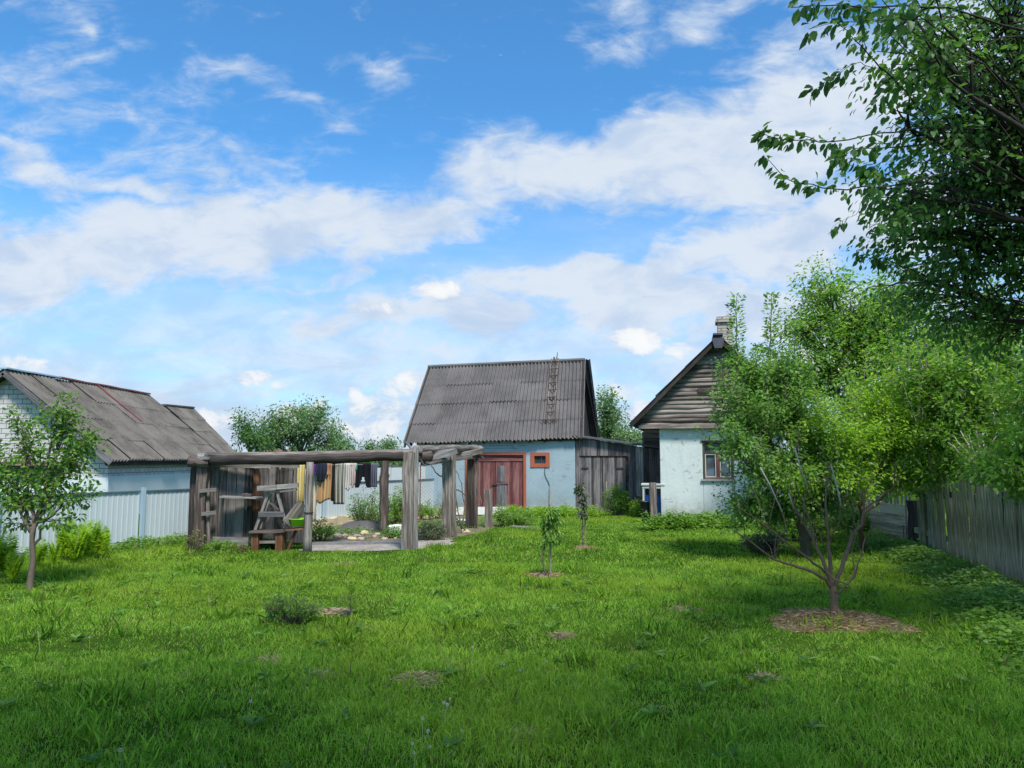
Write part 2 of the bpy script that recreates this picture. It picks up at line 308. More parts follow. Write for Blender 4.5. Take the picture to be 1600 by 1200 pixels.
# ---------------------------------------------------------------- mesh helpers
ORG = {}
def tag(o, label=None, cat=None, group=None, kind=None):
    if label: o['label'] = label
    if cat: o['category'] = cat
    if group: o['group'] = group
    if kind: o['kind'] = kind
    return o
def empty(name, loc, label, cat, group=None):
    o = bpy.data.objects.new(name, None); C.objects.link(o); o.location = loc; o.empty_display_size = .2
    ORG[o] = Vector(loc); return tag(o, label, cat, group)
class MB:
    def __init__(s): s.v = []; s.f = []; s.uv = []
    def face(s, idx, uvs=None): s.f.append(idx); s.uv.append(uvs or [(0, 0)] * len(idx))
    def beam(s, p0, p1, w, t, up=(0, 0, 1), segs=1, jit=0., taper=1.):
        p0, p1 = Vector(p0), Vector(p1); ax = (p1 - p0); L = ax.length
        if L < 1e-6: return s
        ax /= L; up = Vector(up)
        if abs(ax.dot(up)) > .98: up = Vector((0, 1, 0)) if abs(ax.y) < .9 else Vector((1, 0, 0))
        x = ax.cross(up).normalized(); y = x.cross(ax).normalized(); b = len(s.v)
        for i in range(segs + 1):
            k = i / segs; c = p0 + ax * L * k
            if jit: c = c + x * rnd.gauss(0, jit) + y * rnd.gauss(0, jit * .5)
            ww = w * (1 + (taper - 1) * k) * (1 + rnd.gauss(0, jit * 2 / max(w, .02)) * .3 if jit else 1); tt = t * (1 + (taper - 1) * k)
            for sx, sy in ((-.5, -.5), (.5, -.5), (.5, .5), (-.5, .5)): s.v.append(c + x * sx * ww + y * sy * tt)
        pr = [0, w, w + t, 2 * w + t, 2 * w + 2 * t]
        for i in range(segs):
            for q in range(4):
                a = b + i * 4 + q; a2 = b + i * 4 + (q + 1) % 4
                u0, u1 = L * i / segs, L * (i + 1) / segs
                s.face([a, a2, a2 + 4, a + 4], [(u0, pr[q]), (u0, pr[q + 1]), (u1, pr[q + 1]), (u1, pr[q])])
        e = b + segs * 4
        s.face([b + 3, b + 2, b + 1, b], [(0, 0), (0, w), (t, w), (t, 0)]); s.face([e, e + 1, e + 2, e + 3], [(0, 0), (0, w), (t, w), (t, 0)])
        return s
    def tube(s, pts, rad, sides=6, cap=True, lump=0.):
        pts = [Vector(p) for p in pts]; n = len(pts)
        if not hasattr(rad, '__len__'): rad = [rad] * n
        b = len(s.v); d0 = (pts[1] - pts[0]).normalized()
        x = d0.orthogonal().normalized(); L = 0; Ls = []
        for i in range(n):
            d = (pts[min(i + 1, n - 1)] - pts[max(i - 1, 0)])
            d = d.normalized() if d.length > 1e-7 else d0
            x = (x - d * x.dot(d)).normalized(); y = d.cross(x)
            if i: L += (pts[i] - pts[i - 1]).length
            Ls.append(L)
            for k in range(sides):
                a = 2 * math.pi * k / sides; r = rad[i] * (1 + (rnd.gauss(0, lump) if lump else 0))
                s.v.append(pts[i] + x * math.cos(a) * r + y * math.sin(a) * r)
        per = 2 * math.pi * rad[0]
        for i in range(n - 1):
            for k in range(sides):
                a = b + i * sides + k; a2 = b + i * sides + (k + 1) % sides
                s.face([a, a2, a2 + sides, a + sides], [(Ls[i], per * k / sides), (Ls[i], per * (k + 1) / sides), (Ls[i + 1], per * (k + 1) / sides), (Ls[i + 1], per * k / sides)])
        if cap:
            s.face([b + k for k in range(sides)][::-1]); s.face([b + (n - 1) * sides + k for k in range(sides)])
        return s
    def prism(s, poly, thick):          # poly: list of 3d points, thick: vector
        b = len(s.v); n = len(poly); t = Vector(thick)
        for p in poly: s.v.append(Vector(p))
        for p in poly: s.v.append(Vector(p) + t)
        uvp = [((Vector(p) - Vector(poly[0])).length, Vector(p).z) for p in poly]
        s.face(list(range(b, b + n)), uvp); s.face(list(range(b + n, b + 2 * n))[::-1], uvp[::-1])
        for k in range(n):
            k2 = (k + 1) % n; s.face([b + k2, b + k, b + n + k, b + n + k2])
        return s
    def lathe(s, c, prof, sides=20):
        c = Vector(c); b = len(s.v)
        for r, z in prof:
            for k in range(sides):
                a = 2 * math.pi * k / sides; s.v.append(c + Vector((r * math.cos(a), r * math.sin(a), z)))
        for i in range(len(prof) - 1):
            for k in range(sides):
                a = b + i * sides + k; a2 = b + i * sides + (k + 1) % sides; s.face([a, a2, a2 + sides, a + sides])
        s.face([b + k for k in range(sides)][::-1])
        return s
    def build(s, name, m, parent=None, smooth=False, loc=None, solid=0, bevel=0, **tg):
        me = bpy.data.meshes.new(name)
        if parent is not None: root = parent; org = ORG[root]
        else:
            if loc is None:
                xs = [q.x for q in s.v]; ys = [q.y for q in s.v]; zs = [q.z for q in s.v]
                loc = Vector(((min(xs) + max(xs)) / 2, (min(ys) + max(ys)) / 2, min(zs)))
            org = Vector(loc)
        me.from_pydata([tuple(q - org) for q in s.v], [], s.f)
        ul = me.uv_layers.new(name='UVMap'); flat = [c for f in s.uv for p in f for c in p]; ul.data.foreach_set('uv', flat)
        me.materials.append(M[m] if isinstance(m, str) else m); me.update()
        if smooth: me.polygons.foreach_set('use_smooth', [True] * len(me.polygons))
        o = bpy.data.objects.new(name, me); C.objects.link(o); ORG[o] = org
        if parent is not None: o.parent = parent
        else: o.location = org
        if solid:
            md = o.modifiers.new('Solidify', 'SOLIDIFY'); md.thickness = solid; md.offset = -1
        if bevel:
            md = o.modifiers.new('Bevel', 'BEVEL'); md.width = bevel; md.segments = 2; md.limit_method = 'ANGLE'
        if tg: tag(o, **tg)
        return o
def part(mb, name, m, parent, **k): return mb.build(name, m, parent, **k)

def fastmesh(name, V, T, m, parent=None, loc=(0, 0, 0), smooth=False, **tg):
    """V (n,3) world coordinates, T (k,3) triangles"""
    org = ORG[parent] if parent is not None else Vector(loc)
    V = V - np.array(org)
    me = bpy.data.meshes.new(name); me.vertices.add(len(V)); me.vertices.foreach_set('co', V.astype(np.float32).ravel())
    me.loops.add(T.size); me.loops.foreach_set('vertex_index', T.astype(np.int32).ravel())
    me.polygons.add(len(T)); me.polygons.foreach_set('loop_start', np.arange(0, T.size, 3, dtype=np.int32))
    if smooth: me.polygons.foreach_set('use_smooth', np.ones(len(T), dtype=bool))
    me.materials.append(M[m]); me.update(calc_edges=True); me.validate()
    o = bpy.data.objects.new(name, me); C.objects.link(o); ORG[o] = org
    if parent is not None: o.parent = parent
    else: o.location = org
    if tg: tag(o, **tg)
    return o
LEAF_S = (np.array([(0, 0, 0), (.45, .27, .05), (1, 0, -.10), (.45, -.27, .05)]), np.array([(0, 2, 1), (0, 3, 2)]))
LEAF_L = (np.array([(0, 0, 0), (.28, .22, .05), (.62, .23, .03), (1, 0, -.14), (.62, -.23, .03), (.28, -.22, .05), (.3, 0, 0), (.65, 0, -.03)]),
          np.array([(0, 6, 1), (0, 5, 6), (1, 6, 7), (1, 7, 2), (6, 5, 4), (6, 4, 7), (2, 7, 3), (7, 4, 3)]))
def norm(a): return a / np.maximum(np.linalg.norm(a, axis=1, keepdims=True), 1e-9)
def leaves(name, P, D, size, m, parent=None, shape=LEAF_S, flat=.5, narrow=1.0, **tg):
    P = np.asarray(P, float); D = norm(np.asarray(D, float)); n = len(P)
    up = norm(np.array([0, 0, 1.]) + rng.normal(0, flat, (n, 3)))
    X = norm(np.cross(up, D)); Z = np.cross(D, X)
    tv, tt = shape; k = len(tv); s = np.asarray(size).reshape(-1, 1, 1)
    V = P[:, None, :] + s * (tv[None, :, 0:1] * D[:, None, :] + narrow * tv[None, :, 1:2] * X[:, None, :] + tv[None, :, 2:3] * Z[:, None, :])
    T = (tt[None] + (np.arange(n) * k)[:, None, None]).reshape(-1, 3)
    return fastmesh(name, V.reshape(-1, 3), T, m, parent, **tg)

def curve(p0, p1, n=5, sag=0., wob=.05):
    p0, p1 = Vector(p0), Vector(p1); L = (p1 - p0).length; out = []
    for i in range(n + 1):
        k = i / n; q = p0.lerp(p1, k) + Vector((0, 0, 1)) * sag * L * math.sin(math.pi * k)
        if 0 < i < n: q += Vector((rnd.gauss(0, 1), rnd.gauss(0, 1), rnd.gauss(0, 1))) * wob * L / n
        out.append(q)
    return out
def leafy(path, n, s0, spread, P, D, SZ, t0=.2, droop=.3):
    """put n leaves along a path"""
    pts = np.array([tuple(p) for p in path]); m = len(pts) - 1
    t = t0 + (1 - t0) * rng.random(n) ** .8; i = np.minimum((t * m).astype(int), m - 1); f = t * m - i
    q = pts[i] * (1 - f[:, None]) + pts[i + 1] * f[:, None]; ax = norm(pts[i + 1] - pts[i])
    off = rng.normal(0, 1, (n, 3)); off = norm(off - ax * (off * ax).sum(1, keepdims=True))
    P.append(q + off * spread * rng.random((n, 1)) ** .7); D.append(off + ax * .6 + np.array([0, 0, -droop]) + rng.normal(0, .25, (n, 3)))
    SZ.append(s0 * rng.uniform(.6, 1.2, n))
def tree(name, label, cat, base, top, r0, lobes, lm, lsize, nleaf, bark='bark', group=None, shape=LEAF_S, spread=.12, up=.1, crown_name='crown', extra=None, stems=None, droop=.3, twig_sides=3, narrow=1.0, wood_name='trunk', flat=.5, mult=1.75, shoots=0):
    nleaf = int(nleaf * mult * .85); lsize *= 1.2
    root = empty(name, base, label, cat, group); wd = MB(); P, D, SZ = [], [], []
    tp = curve(base, top, 6, 0, .07); wd.tube([tp[0] - Vector((0, 0, .06))] + tp, [r0 * 1.35] + [r0 * (1.15 - .45 * i / 6) for i in range(7)], 9, lump=.05)
    for (c, rad, ncl) in lobes:
        c = Vector(c); st = tp[rnd.choice([4, 5, 6, 6])]; path = curve(st, c, 6, rnd.uniform(-.05, .1), .16)
        wd.tube(path, [r0 * .55 * (1 - .85 * i / 6) for i in range(7)], 6)
        for k in range(ncl):
            d = Vector((rnd.gauss(0, 1), rnd.gauss(0, 1), rnd.gauss(0, 1))).normalized() * (rnd.random() ** .42 if rnd.random() < .86 else rnd.uniform(1.1, 1.45))
            q = c + Vector((d.x * rad[0], d.y * rad[1], d.z * rad[2])); a = path[rnd.choice([3, 4, 5, 6, 6])]
            tw = curve(a, q, 4, up * rnd.uniform(.3, 1.2), .12)
            wd.tube(tw, [max(.0035, r0 * .13 * (1 - .8 * i / 4)) for i in range(5)], twig_sides, cap=False)
            e = (q - a).normalized(); q2 = q + (e + Vector((0, 0, .3))) * spread * 2.2
            leafy(tw + [q2], nleaf, lsize, spread, P, D, SZ, .35, droop)
    tips = [(Vector(c), rad) for c, rad, n_ in lobes for _ in range(n_)]
    for k in range(shoots):
        c, rad = rnd.choice(tips); q = c + Vector((rnd.uniform(-.9, .9) * rad[0], rnd.uniform(-.9, .9) * rad[1], rad[2] * rnd.uniform(.2, .8))); h_ = rnd.uniform(.5, 1.1) * (rad[2] + .25)
        sp2 = curve(q, q + Vector((rnd.gauss(0, .16) * h_, rnd.gauss(0, .1) * h_, h_)), 5, 0, .08); wd.tube(sp2, [r0 * .12 * (1 - .15 * i) for i in range(6)], 3, cap=False); leafy(sp2, int(nleaf * 1.0), lsize, spread * .75, P, D, SZ, .1, droop)
    if extra: extra(wd, P, D, SZ)
    part(wd, wood_name, bark, root, smooth=True)
    leaves(crown_name, np.concatenate(P), np.concatenate(D), np.concatenate(SZ), lm, root, shape, flat, narrow)
    return root

def frame(origin, deg):
    o = Vector(origin); ex = Vector((math.cos(R(deg)), math.sin(R(deg)), 0)); ey = Vector((-ex.y, ex.x, 0))
    f = lambda s, d, z: o + ex * s + ey * d + Vector((0, 0, z))
    f.o, f.ex, f.ey = o, ex, ey; return f
def hit(F, x, y, d=0.):            # pixel onto the facade plane of F moved by d: (s, z)
    r = ray(x, y); c = Vector((0, 0, CAMH)); p0 = F.o + F.ey * d
    k = (p0 - c).dot(F.ey) / r.dot(F.ey); q = c + r * k
    return (q - p0).dot(F.ex), q.z
def boxf(mb, F, s0, s1, d0, d1, z0, z1):
    if s1 - s0 >= z1 - z0: mb.beam(F(s0, (d0 + d1) / 2, (z0 + z1) / 2), F(s1, (d0 + d1) / 2, (z0 + z1) / 2), abs(d1 - d0), z1 - z0)
    else: mb.beam(F((s0 + s1) / 2, (d0 + d1) / 2, z0), F((s0 + s1) / 2, (d0 + d1) / 2, z1), s1 - s0, abs(d1 - d0), up=F.ey)
    return mb
def wall(mb, F, s0, s1, z1, th, ops, z0=-.1):
    cur = s0
    for a, b, za, zb in sorted(ops):
        mb.prism([F(cur, 0, z0), F(a, 0, z0), F(a, 0, z1), F(cur, 0, z1)], F.ey * th)
        if za > z0 + .02: mb.prism([F(a, 0, z0), F(b, 0, z0), F(b, 0, za), F(a, 0, za)], F.ey * th)
        mb.prism([F(a, 0, zb), F(b, 0, zb), F(b, 0, z1), F(a, 0, z1)], F.ey * th); cur = b
    mb.prism([F(cur, 0, z0), F(s1, 0, z0), F(s1, 0, z1), F(cur, 0, z1)], F.ey * th)
    return mb
def corrug(e0, e1, r0, r1, waves, rows, amp, per=7, jit=.006):
    """corrugated sheets: eave corners e0 e1, ridge corners r0 r1"""
    e0, e1, r0, r1 = map(Vector, (e0, e1, r0, r1)); mb = MB(); nrm = (e1 - e0).cross(r0 - e0).normalized()
    if nrm.z < 0: nrm = -nrm
    w = 0
    while w < waves:
        wn_ = min(per, waves - w)
        for r in range(rows):
            t0 = r / rows - (.025 if r else rnd.uniform(-.006, .006)); t1 = (r + 1) / rows; off = rnd.gauss(0, jit)
            b = len(mb.v); ns = wn_ * 8 + 2
            for tt, lift in ((t0, .02 if r else 0), ((t0 + t1) / 2, .004), (t1, 0)):
                for i in range(ns + 1):
                    q = min((w + i / 8) / waves, 1.004)
                    p = (e0.lerp(e1, q)).lerp(r0.lerp(r1, q), tt)
                    mb.v.append(p + nrm * (amp * math.cos(2 * math.pi * i / 8) + lift + off + .004 * (w // per % 2)))
            for a in range(2):
                for i in range(ns):
                    k = b + a * (ns + 1) + i; mb.face([k, k + 1, k + ns + 2, k + ns + 1], [(i, a), (i + 1, a), (i + 1, a + 1), (i, a + 1)])
        w += wn_
    return mb

# ================================================================ SETTING
# ---- ground sheet
def ground():
    m, t, p, o = mat('lawn_soil'); oc = objc(t)
    c = ramp(t, noisen(t, oc, .8, 8, .65), [(.3, (.022, .055, .006)), (.5, (.036, .085, .008)), (.7, (.060, .115, .012))])
    c = mixc(t, maprange(t, noisen(t, oc, 30, 4, .6), .4, .65, 0, .5), c, (.035, .035, .016))
    setc(t, p, c); bump(t, p, noisen(t, oc, 25, 5), .6, .03); p.inputs['Roughness'].default_value = 1; p.inputs['Specular IOR Level'].default_value = 0
    M['ground'] = m
ground()
g = MB(); n = 48
rad = [0, 3, 6, 10, 15, 22, 32, 50, 90, 200, 600, 1800]
g.v.append(Vector((0, 0, 0)))
for r in rad[1:]:
    for k in range(n):
        a = 2 * math.pi * k / n; g.v.append(Vector((r * math.cos(a), r * math.sin(a) , 0)))
for k in range(n): g.face([0, 1 + k, 1 + (k + 1) % n])
for i in range(len(rad) - 2):
    for k in range(n):
        a = 1 + i * n + k; b = 1 + i * n + (k + 1) % n; g.face([a, a + n, b + n, b])
g.build('ground', 'ground', loc=(0, 0, 0), kind='structure')

def gravel_mat():
    m, t, p, o = mat('gravel'); oc = objc(t)
    vo = N(t, 'ShaderNodeTexVoronoi'); t.links.new(oc, vo.inputs['Vector']); vo.inputs['Scale'].default_value = 26
    c = ramp(t, noisen(t, oc, 2.2, 8, .7), [(.3, (.24, .20, .165)), (.5, (.36, .32, .275)), (.7, (.47, .435, .39))])
    c = mixc(t, .35, c, vo.outputs['Color'], 'MULTIPLY')
    setc(t, p, c); bump(t, p, vo.outputs['Distance'], .9, .02); M['gravel'] = m
    m, t, p, o = mat('garden_soil'); oc = objc(t)
    c = ramp(t, noisen(t, oc, 4, 9, .7), [(.3, (.10, .075, .05)), (.55, (.19, .15, .11)), (.75, (.28, .235, .18))])
    setc(t, p, c); bump(t, p, noisen(t, oc, 20, 6), .9, .04); M['soil'] = m
gravel_mat()
def sheet(name, pts, z, m, jag=.12, sub=6, **tg):
    mb = MB(); out = []
    for i, a in enumerate(pts):
        b = pts[(i + 1) % len(pts)]
        for k in range(sub):
            q = Vector(a).lerp(Vector(b), k / sub); q += Vector((rnd.gauss(0, jag), rnd.gauss(0, jag), 0)); out.append(Vector((q.x, q.y, z)))
    c = sum(out, Vector()) / len(out); mb.v = [c] + out
    for i in range(len(out)): mb.face([0, 1 + i, 1 + (i + 1) % len(out)])
    return mb.build(name, m, loc=(c.x, c.y, 0), **tg)
PATH = [G(470, 862), G(640, 860), G(712, 850), G(700, 842), G(640, 845), G(560, 846), G(486, 848)]
GARDEN = [G(486, 850), G(640, 846), G(705, 842), G(768, 827), G(800, 812), G(640, 796), G(480, 812)]
sheet('garden_bed', GARDEN, .004, 'soil', .04, kind='structure')
sheet('path', PATH, .008, 'gravel', .05, kind='structure')

def inpoly(x, y, poly):
    r = np.zeros(len(x), bool); n = len(poly); j = n - 1
    for i in range(n):
        xi, yi, xj, yj = poly[i].x, poly[i].y, poly[j].x, poly[j].y
        c = ((yi > y) != (yj > y)) & (x < (xj - xi) * (y - yi) / (yj - yi + 1e-12) + xi); r ^= c; j = i
    return r
def vnoise(x, y, s, seed=0):
    """cheap smooth value noise"""
    r_ = np.random.default_rng(seed); tab = r_.random((128, 128)); X, Y = x * s + 1000, y * s + 1000
    xi, yi = np.floor(X).astype(int), np.floor(Y).astype(int); fx, fy = X - xi, Y - yi; fx = fx * fx * (3 - 2 * fx); fy = fy * fy * (3 - 2 * fy)
    g_ = lambda a, b: tab[a % 128, b % 128]
    return (g_(xi, yi) * (1 - fx) + g_(xi + 1, yi) * fx) * (1 - fy) + (g_(xi, yi + 1) * (1 - fx) + g_(xi + 1, yi + 1) * fx) * fy

# ---- bare patches: (pixel centre, radius x, radius y)
MULCH = (G(1305, 972), .62, .55)
BARE = [(G(1305, 972), .62, .55), (G(850, 900), .22, .16), (G(908, 857), .24, .20), (G(655, 1062), .19, .20), (G(420, 1035), .20, .17), (G(500, 1058), .13, .12), (G(520, 957), .20, .16),
        (G(540, 882), .25, .2), (G(1070, 953), .16, .12), (G(820, 1152), .09, .07), (G(1195, 1062), .10, .10), (G(880, 995), .09, .08)]
FENCE_A, FENCE_D = G(220, 856), Vector((math.sin(R(27.5)), math.cos(R(27.5)), 0))      # left metal fence line
def left_of_fence(x, y):
    return (x - FENCE_A.x) * FENCE_D.y - (y - FENCE_A.y) * FENCE_D.x       # > 0: on the lawn side
RF0, RF1 = G(1640, 932), G(1340, 830)                       # right picket fence line
def right_of(x, y):
    d = RF1 - RF0; L = math.hypot(d.x, d.y); return ((x - RF0.x) * d.y - (y - RF0.y) * d.x) / L   # > 0: beyond the fence
def grass_field(name, n, y0, y1, w, h, mode, m, label=None, dens=None):
    # sample inside the view wedge (a little wider than the frame)
    Y = np.sqrt(rng.uniform(y0 * y0, y1 * y1, n)); X = rng.uniform(-1, 1, n) * (.84 * Y + 1.9)
    lf = left_of_fence(X, Y); ro = right_of(X, Y)
    keep = (lf > .05) & (ro < 4) & ~inpoly(X, Y, PATH) 
    gin = inpoly(X, Y, GARDEN); keep &= ~(gin & (rng.random(n) > .12))
    keep &= ~((Y > 24.6) & (X > -3.6))
    edge = np.zeros(n)
    for c, rx, ry in BARE:
        ang = np.arctan2(Y - c.y, X - c.x); wob = 1 + .22 * np.sin(ang * 3 + c.x) + .14 * np.sin(ang * 7 + c.y * 3) + (vnoise(X, Y, 9, 9) - .5) * .8
        q = np.sqrt(((X - c.x) / rx) ** 2 + ((Y - c.y) / ry) ** 2) / wob
        keep &= ~((q < 1) & (rng.random(n) > ((.10 + .45 * q ** 3) if rx > .3 else .35 + .3 * q ** 2)))
    clump = np.clip((vnoise(X, Y, 2.0, 1) * .45 + vnoise(X, Y, 5.5, 2) * .35 + vnoise(X, Y, 13, 7) * .2 - .5) * 1.9 + .5, 0, 1.25); big = vnoise(X, Y, .45, 3)
    keep &= rng.random(n) < .45 + .75 * clump
    X, Y, lf, ro, clump, big = X[keep], Y[keep], lf[keep], ro[keep], clump[keep], big[keep]; k = len(X)
    tall = np.clip(1 - lf / 1.5, 0, 1) * 1.6 + np.where(ro < .2, np.clip(1 + ro / 1.2, 0, 1) * 1.2, .9)
    hh = h * (.45 + 1.25 * clump * rng.random(k) ** .6) * (.75 + .5 * big) * (1 + tall) * rng.uniform(.6, 1.2, k)
    ww = w * rng.uniform(.6, 1.3, k) * (1 + Y / 26)
    a = rng.uniform(0, 2 * np.pi, k); lean = rng.uniform(.1, .95, k) + .2; b = rng.uniform(0, 2 * np.pi, k) 
    dx, dy = np.cos(a) * ww / 2, np.sin(a) * ww / 2; lx, ly = np.cos(b) * lean * hh, np.sin(b) * lean * hh
    z0 = np.zeros(k) - .004
    base = np.stack([X, Y, z0], 1)
    A = base + np.stack([-dx, -dy, 0 * dx], 1); B = base + np.stack([dx, dy, 0 * dx], 1)
    md = base + np.stack([lx * .28, ly * .28, hh * .6], 1); Cc = md + np.stack([-dx * .8, -dy * .8, 0 * dx], 1); Dd = md + np.stack([dx * .8, dy * .8, 0 * dx], 1)
    E = base + np.stack([lx, ly, hh * (1 - .3 * lean)], 1)
    if mode == 5:
        V = np.stack([A, B, Cc, Dd, E], 1).reshape(-1, 3); T = (np.array([(0, 1, 3), (0, 3, 2), (2, 3, 4)])[None] + (np.arange(k) * 5)[:, None, None]).reshape(-1, 3)
    else:
        V = np.stack([A, B, E], 1).reshape(-1, 3); T = (np.array([(0, 1, 2)])[None] + (np.arange(k) * 3)[:, None, None]).reshape(-1, 3)
    return V, T
def grass_mat():
    m, t, p, o = mat('lawn_grass'); oc = objc(t); isl = island(t)
    f = math_node(t, 'ADD', math_node(t, 'MULTIPLY', isl, .62), math_node(t, 'MULTIPLY', math_node(t, 'SUBTRACT', noisen(t, oc, 1.1, 7, .68), .18), .85))
    c = ramp(t, f, [(.25, (.055, .135, .019)), (.45, (.128, .285, .033)), (.62, (.235, .43, .048)), (.86, (.40, .56, .10))])
    big = maprange(t, noisen(t, oc, .28, 5, .6, .5), .44, .62, 0, .8)
    c = mixc(t, big, c, mixc(t, .65, c, (.33, .43, .05)))
    dry = maprange(t, math_node(t, 'ADD', math_node(t, 'FRACT', math_node(t, 'MULTIPLY', isl, 17.31)), math_node(t, 'MULTIPLY', maprange(t, noisen(t, oc, 1.1, 5, .65), .56, .70), .28)), .95, .97)
    c = mixc(t, dry, c, (.30, .29, .13))
    setc(t, p, c); p.inputs['Roughness'].default_value = .7; p.inputs['Specular IOR Level'].default_value = .04
    tr = N(t, 'ShaderNodeBsdfTranslucent'); t.links.new(mixc(t, 1.0, c, (1.5, 1.6, .7), 'MULTIPLY'), tr.inputs[0])
    mx = N(t, 'ShaderNodeMixShader'); mx.inputs[0].default_value = .48
    t.links.new(p.outputs[0], mx.inputs[1]); t.links.new(tr.outputs[0], mx.inputs[2]); t.links.new(mx.outputs[0], o.inputs[0])
    M['grass'] = m
grass_mat()
Vs, Ts, off = [], [], 0
for (nb, y0, y1, w, h, mode) in ((330000, 2.4, 6.5, .0050, .070, 5), (400000, 6.5, 12, .0060, .062, 3), (560000, 12, 27, .0095, .060, 3)):
    V, T = grass_field('grass', nb, y0, y1, w, h, mode, 'grass'); Vs.append(V); Ts.append(T + off); off += len(V)
fastmesh('grass', np.concatenate(Vs), np.concatenate(Ts), 'grass', label='short green lawn grass covering the yard', cat='grass', kind='stuff')

# mulch and dry thatch on the bare patches
def thatch(name, specs, L, m, **tg):
    P, D, SZ = [], [], []
    for c, rx, ry, n_, zmax in specs:
        a = rng.uniform(0, 2 * np.pi, n_); r = rng.random(n_) ** .55 * (1 + .18 * np.sin(a * 3 + c.x) + .1 * np.sin(a * 7)); 
        P.append(np.stack([c.x + rx * r * np.cos(a), c.y + ry * r * np.sin(a), zmax * np.clip(1 - r, 0, 1) ** .7 * rng.random(n_) + .008], 1))
        b = rng.uniform(0, 2 * np.pi, n_); D.append(np.stack([np.cos(b), np.sin(b), rng.normal(0, .18, n_)], 1)); SZ.append(L * rng.uniform(.4, 1.2, n_))
    return leaves(name, np.concatenate(P), np.concatenate(D), np.concatenate(SZ), m, None, LEAF_S, .9, .18, loc=(specs[0][0].x, specs[0][0].y, 0), **tg)
for (c, rx, ry), lab in zip(BARE[:3], ('ring of dry brown cut grass round the bare pruned tree', 'small patch of dry mulch at the foot of the nearer sapling', 'small patch of dry mulch at the foot of the farther sapling')):
    thatch('mulch', [(c, rx * 1.02, ry * 1.02, 9000 if rx > .3 else 1500, .10 if rx > .3 else .05)], .075, 'straw', label=lab, cat='mulch', kind='stuff')
    k = 22; mm = MB(); mm.v.append(Vector((c.x, c.y, .055)))
    for q in (.5, 1.0):
        for i in range(k):
            a = 2 * math.pi * i / k; w_ = 1 + .2 * math.sin(a * 3 + c.x) + .1 * math.sin(a * 7 + c.y)
            mm.v.append(Vector((c.x + rx * q * w_ * math.cos(a), c.y + ry * q * w_ * math.sin(a), .04 if q < 1 else .003)))
    for i in range(k): mm.face([0, 1 + i, 1 + (i + 1) % k]); mm.face([1 + i, 1 + k + i, 1 + k + (i + 1) % k, 1 + (i + 1) % k])
    mm.build('soil_mound', 'soil', smooth=True, kind='structure')
thatch('dead_grass', [(c, rx, ry, 800, .03) for c, rx, ry in BARE[3:]], .07, 'dead_straw', label='bleached dead grass lying in thin spots of the lawn', cat='dead grass', kind='stuff')

# ================================================================ BARN
BF = frame((-3.26, 25.27, 0), -13.5)         # s runs right along the facade, d runs back
BW, BD, BZ = 5.46, 5.0, 2.36
barn = empty('barn', BF(BW / 2, 0, 0), 'pale blue plastered barn with grey corrugated roof and red plank doors', 'barn')
ds0, dz1 = hit(BF, 727, 707); ds1, _ = hit(BF, 822, 707)
ws0, wz1 = hit(BF, 829, 707); ws1, wz0 = hit(BF, 859, 730)
mb = MB(); wall(mb, BF, 0, BW, BZ, .3, [(ds0 + .08, ds1 - .08, 0, dz1 - .08), (ws0 + .06, ws1 - .06, wz0 + .06, wz1 - .06)])
mb.prism([BF(0, .3, -.1), BF(0, BD, -.1), BF(0, BD, BZ), BF(0, .3, BZ)], BF.ex * .3)
mb.prism([BF(BW - .3, .3, -.1), BF(BW - .3, BD, -.1), BF(BW - .3, BD, BZ), BF(BW - .3, .3, BZ)], BF.ex * .3)
mb.prism([BF(.3, BD - .3, -.1), BF(BW - .3, BD - .3, -.1), BF(BW - .3, BD - .3, BZ), BF(.3, BD - .3, BZ)], BF.ey * .3)
part(mb, 'wall', 'blue_plaster', barn)
# roof corners
e_r, e_l = at(911, 684, 23.75), at(630, 693, 25.0)
r_r, r_l = at(914, 563, 26.15), at(669, 574, 27.5)
roofm = corrug(e_l, e_r, r_l, r_r, 46, 4, .036)
part(roofm, 'roof', 'barn_roof', barn, solid=.008)
b_r = at(938, 690, 28.9); b_l = r_l + (r_l - e_l); b_l.z = e_l.z
part(corrug(b_r, b_l, at(922, 562, 26.2) + Vector((0, 0, .01)), r_l + Vector((0, 0, .01)), 46, 4, .028), 'roof', 'barn_roof', barn, solid=.008)
mb = MB(); mb.tube([r_l + Vector((0, 0, .02)), r_r + Vector((0, 0, .02))], .07, 8); part(mb, 'ridge_cap', 'barn_roof', barn)
# dark gables of vertical boards
for s0, nm in ((BW - .12, 'right'), (.06, 'left')):
    mb = MB(); nb = 22; rp = BF(s0, BD / 2, 0)
    for k in range(nb):
        d0, d1 = -.2 + (BD + .4) * k / nb, -.2 + (BD + .4) * (k + 1) / nb - .012
        zf = lambda d: 2.25 + (2.86) * (1 - abs(d - BD / 2) / (BD / 2 + .3)) - .02
        mb.prism([BF(s0, d0, BZ - .02), BF(s0, d1, BZ - .02), BF(s0, d1, max(zf(d1), BZ)), BF(s0, d0, max(zf(d0), BZ))], BF.ex * rnd.uniform(.02, .035))
    part(mb, 'gable', 'dark_wood', barn)
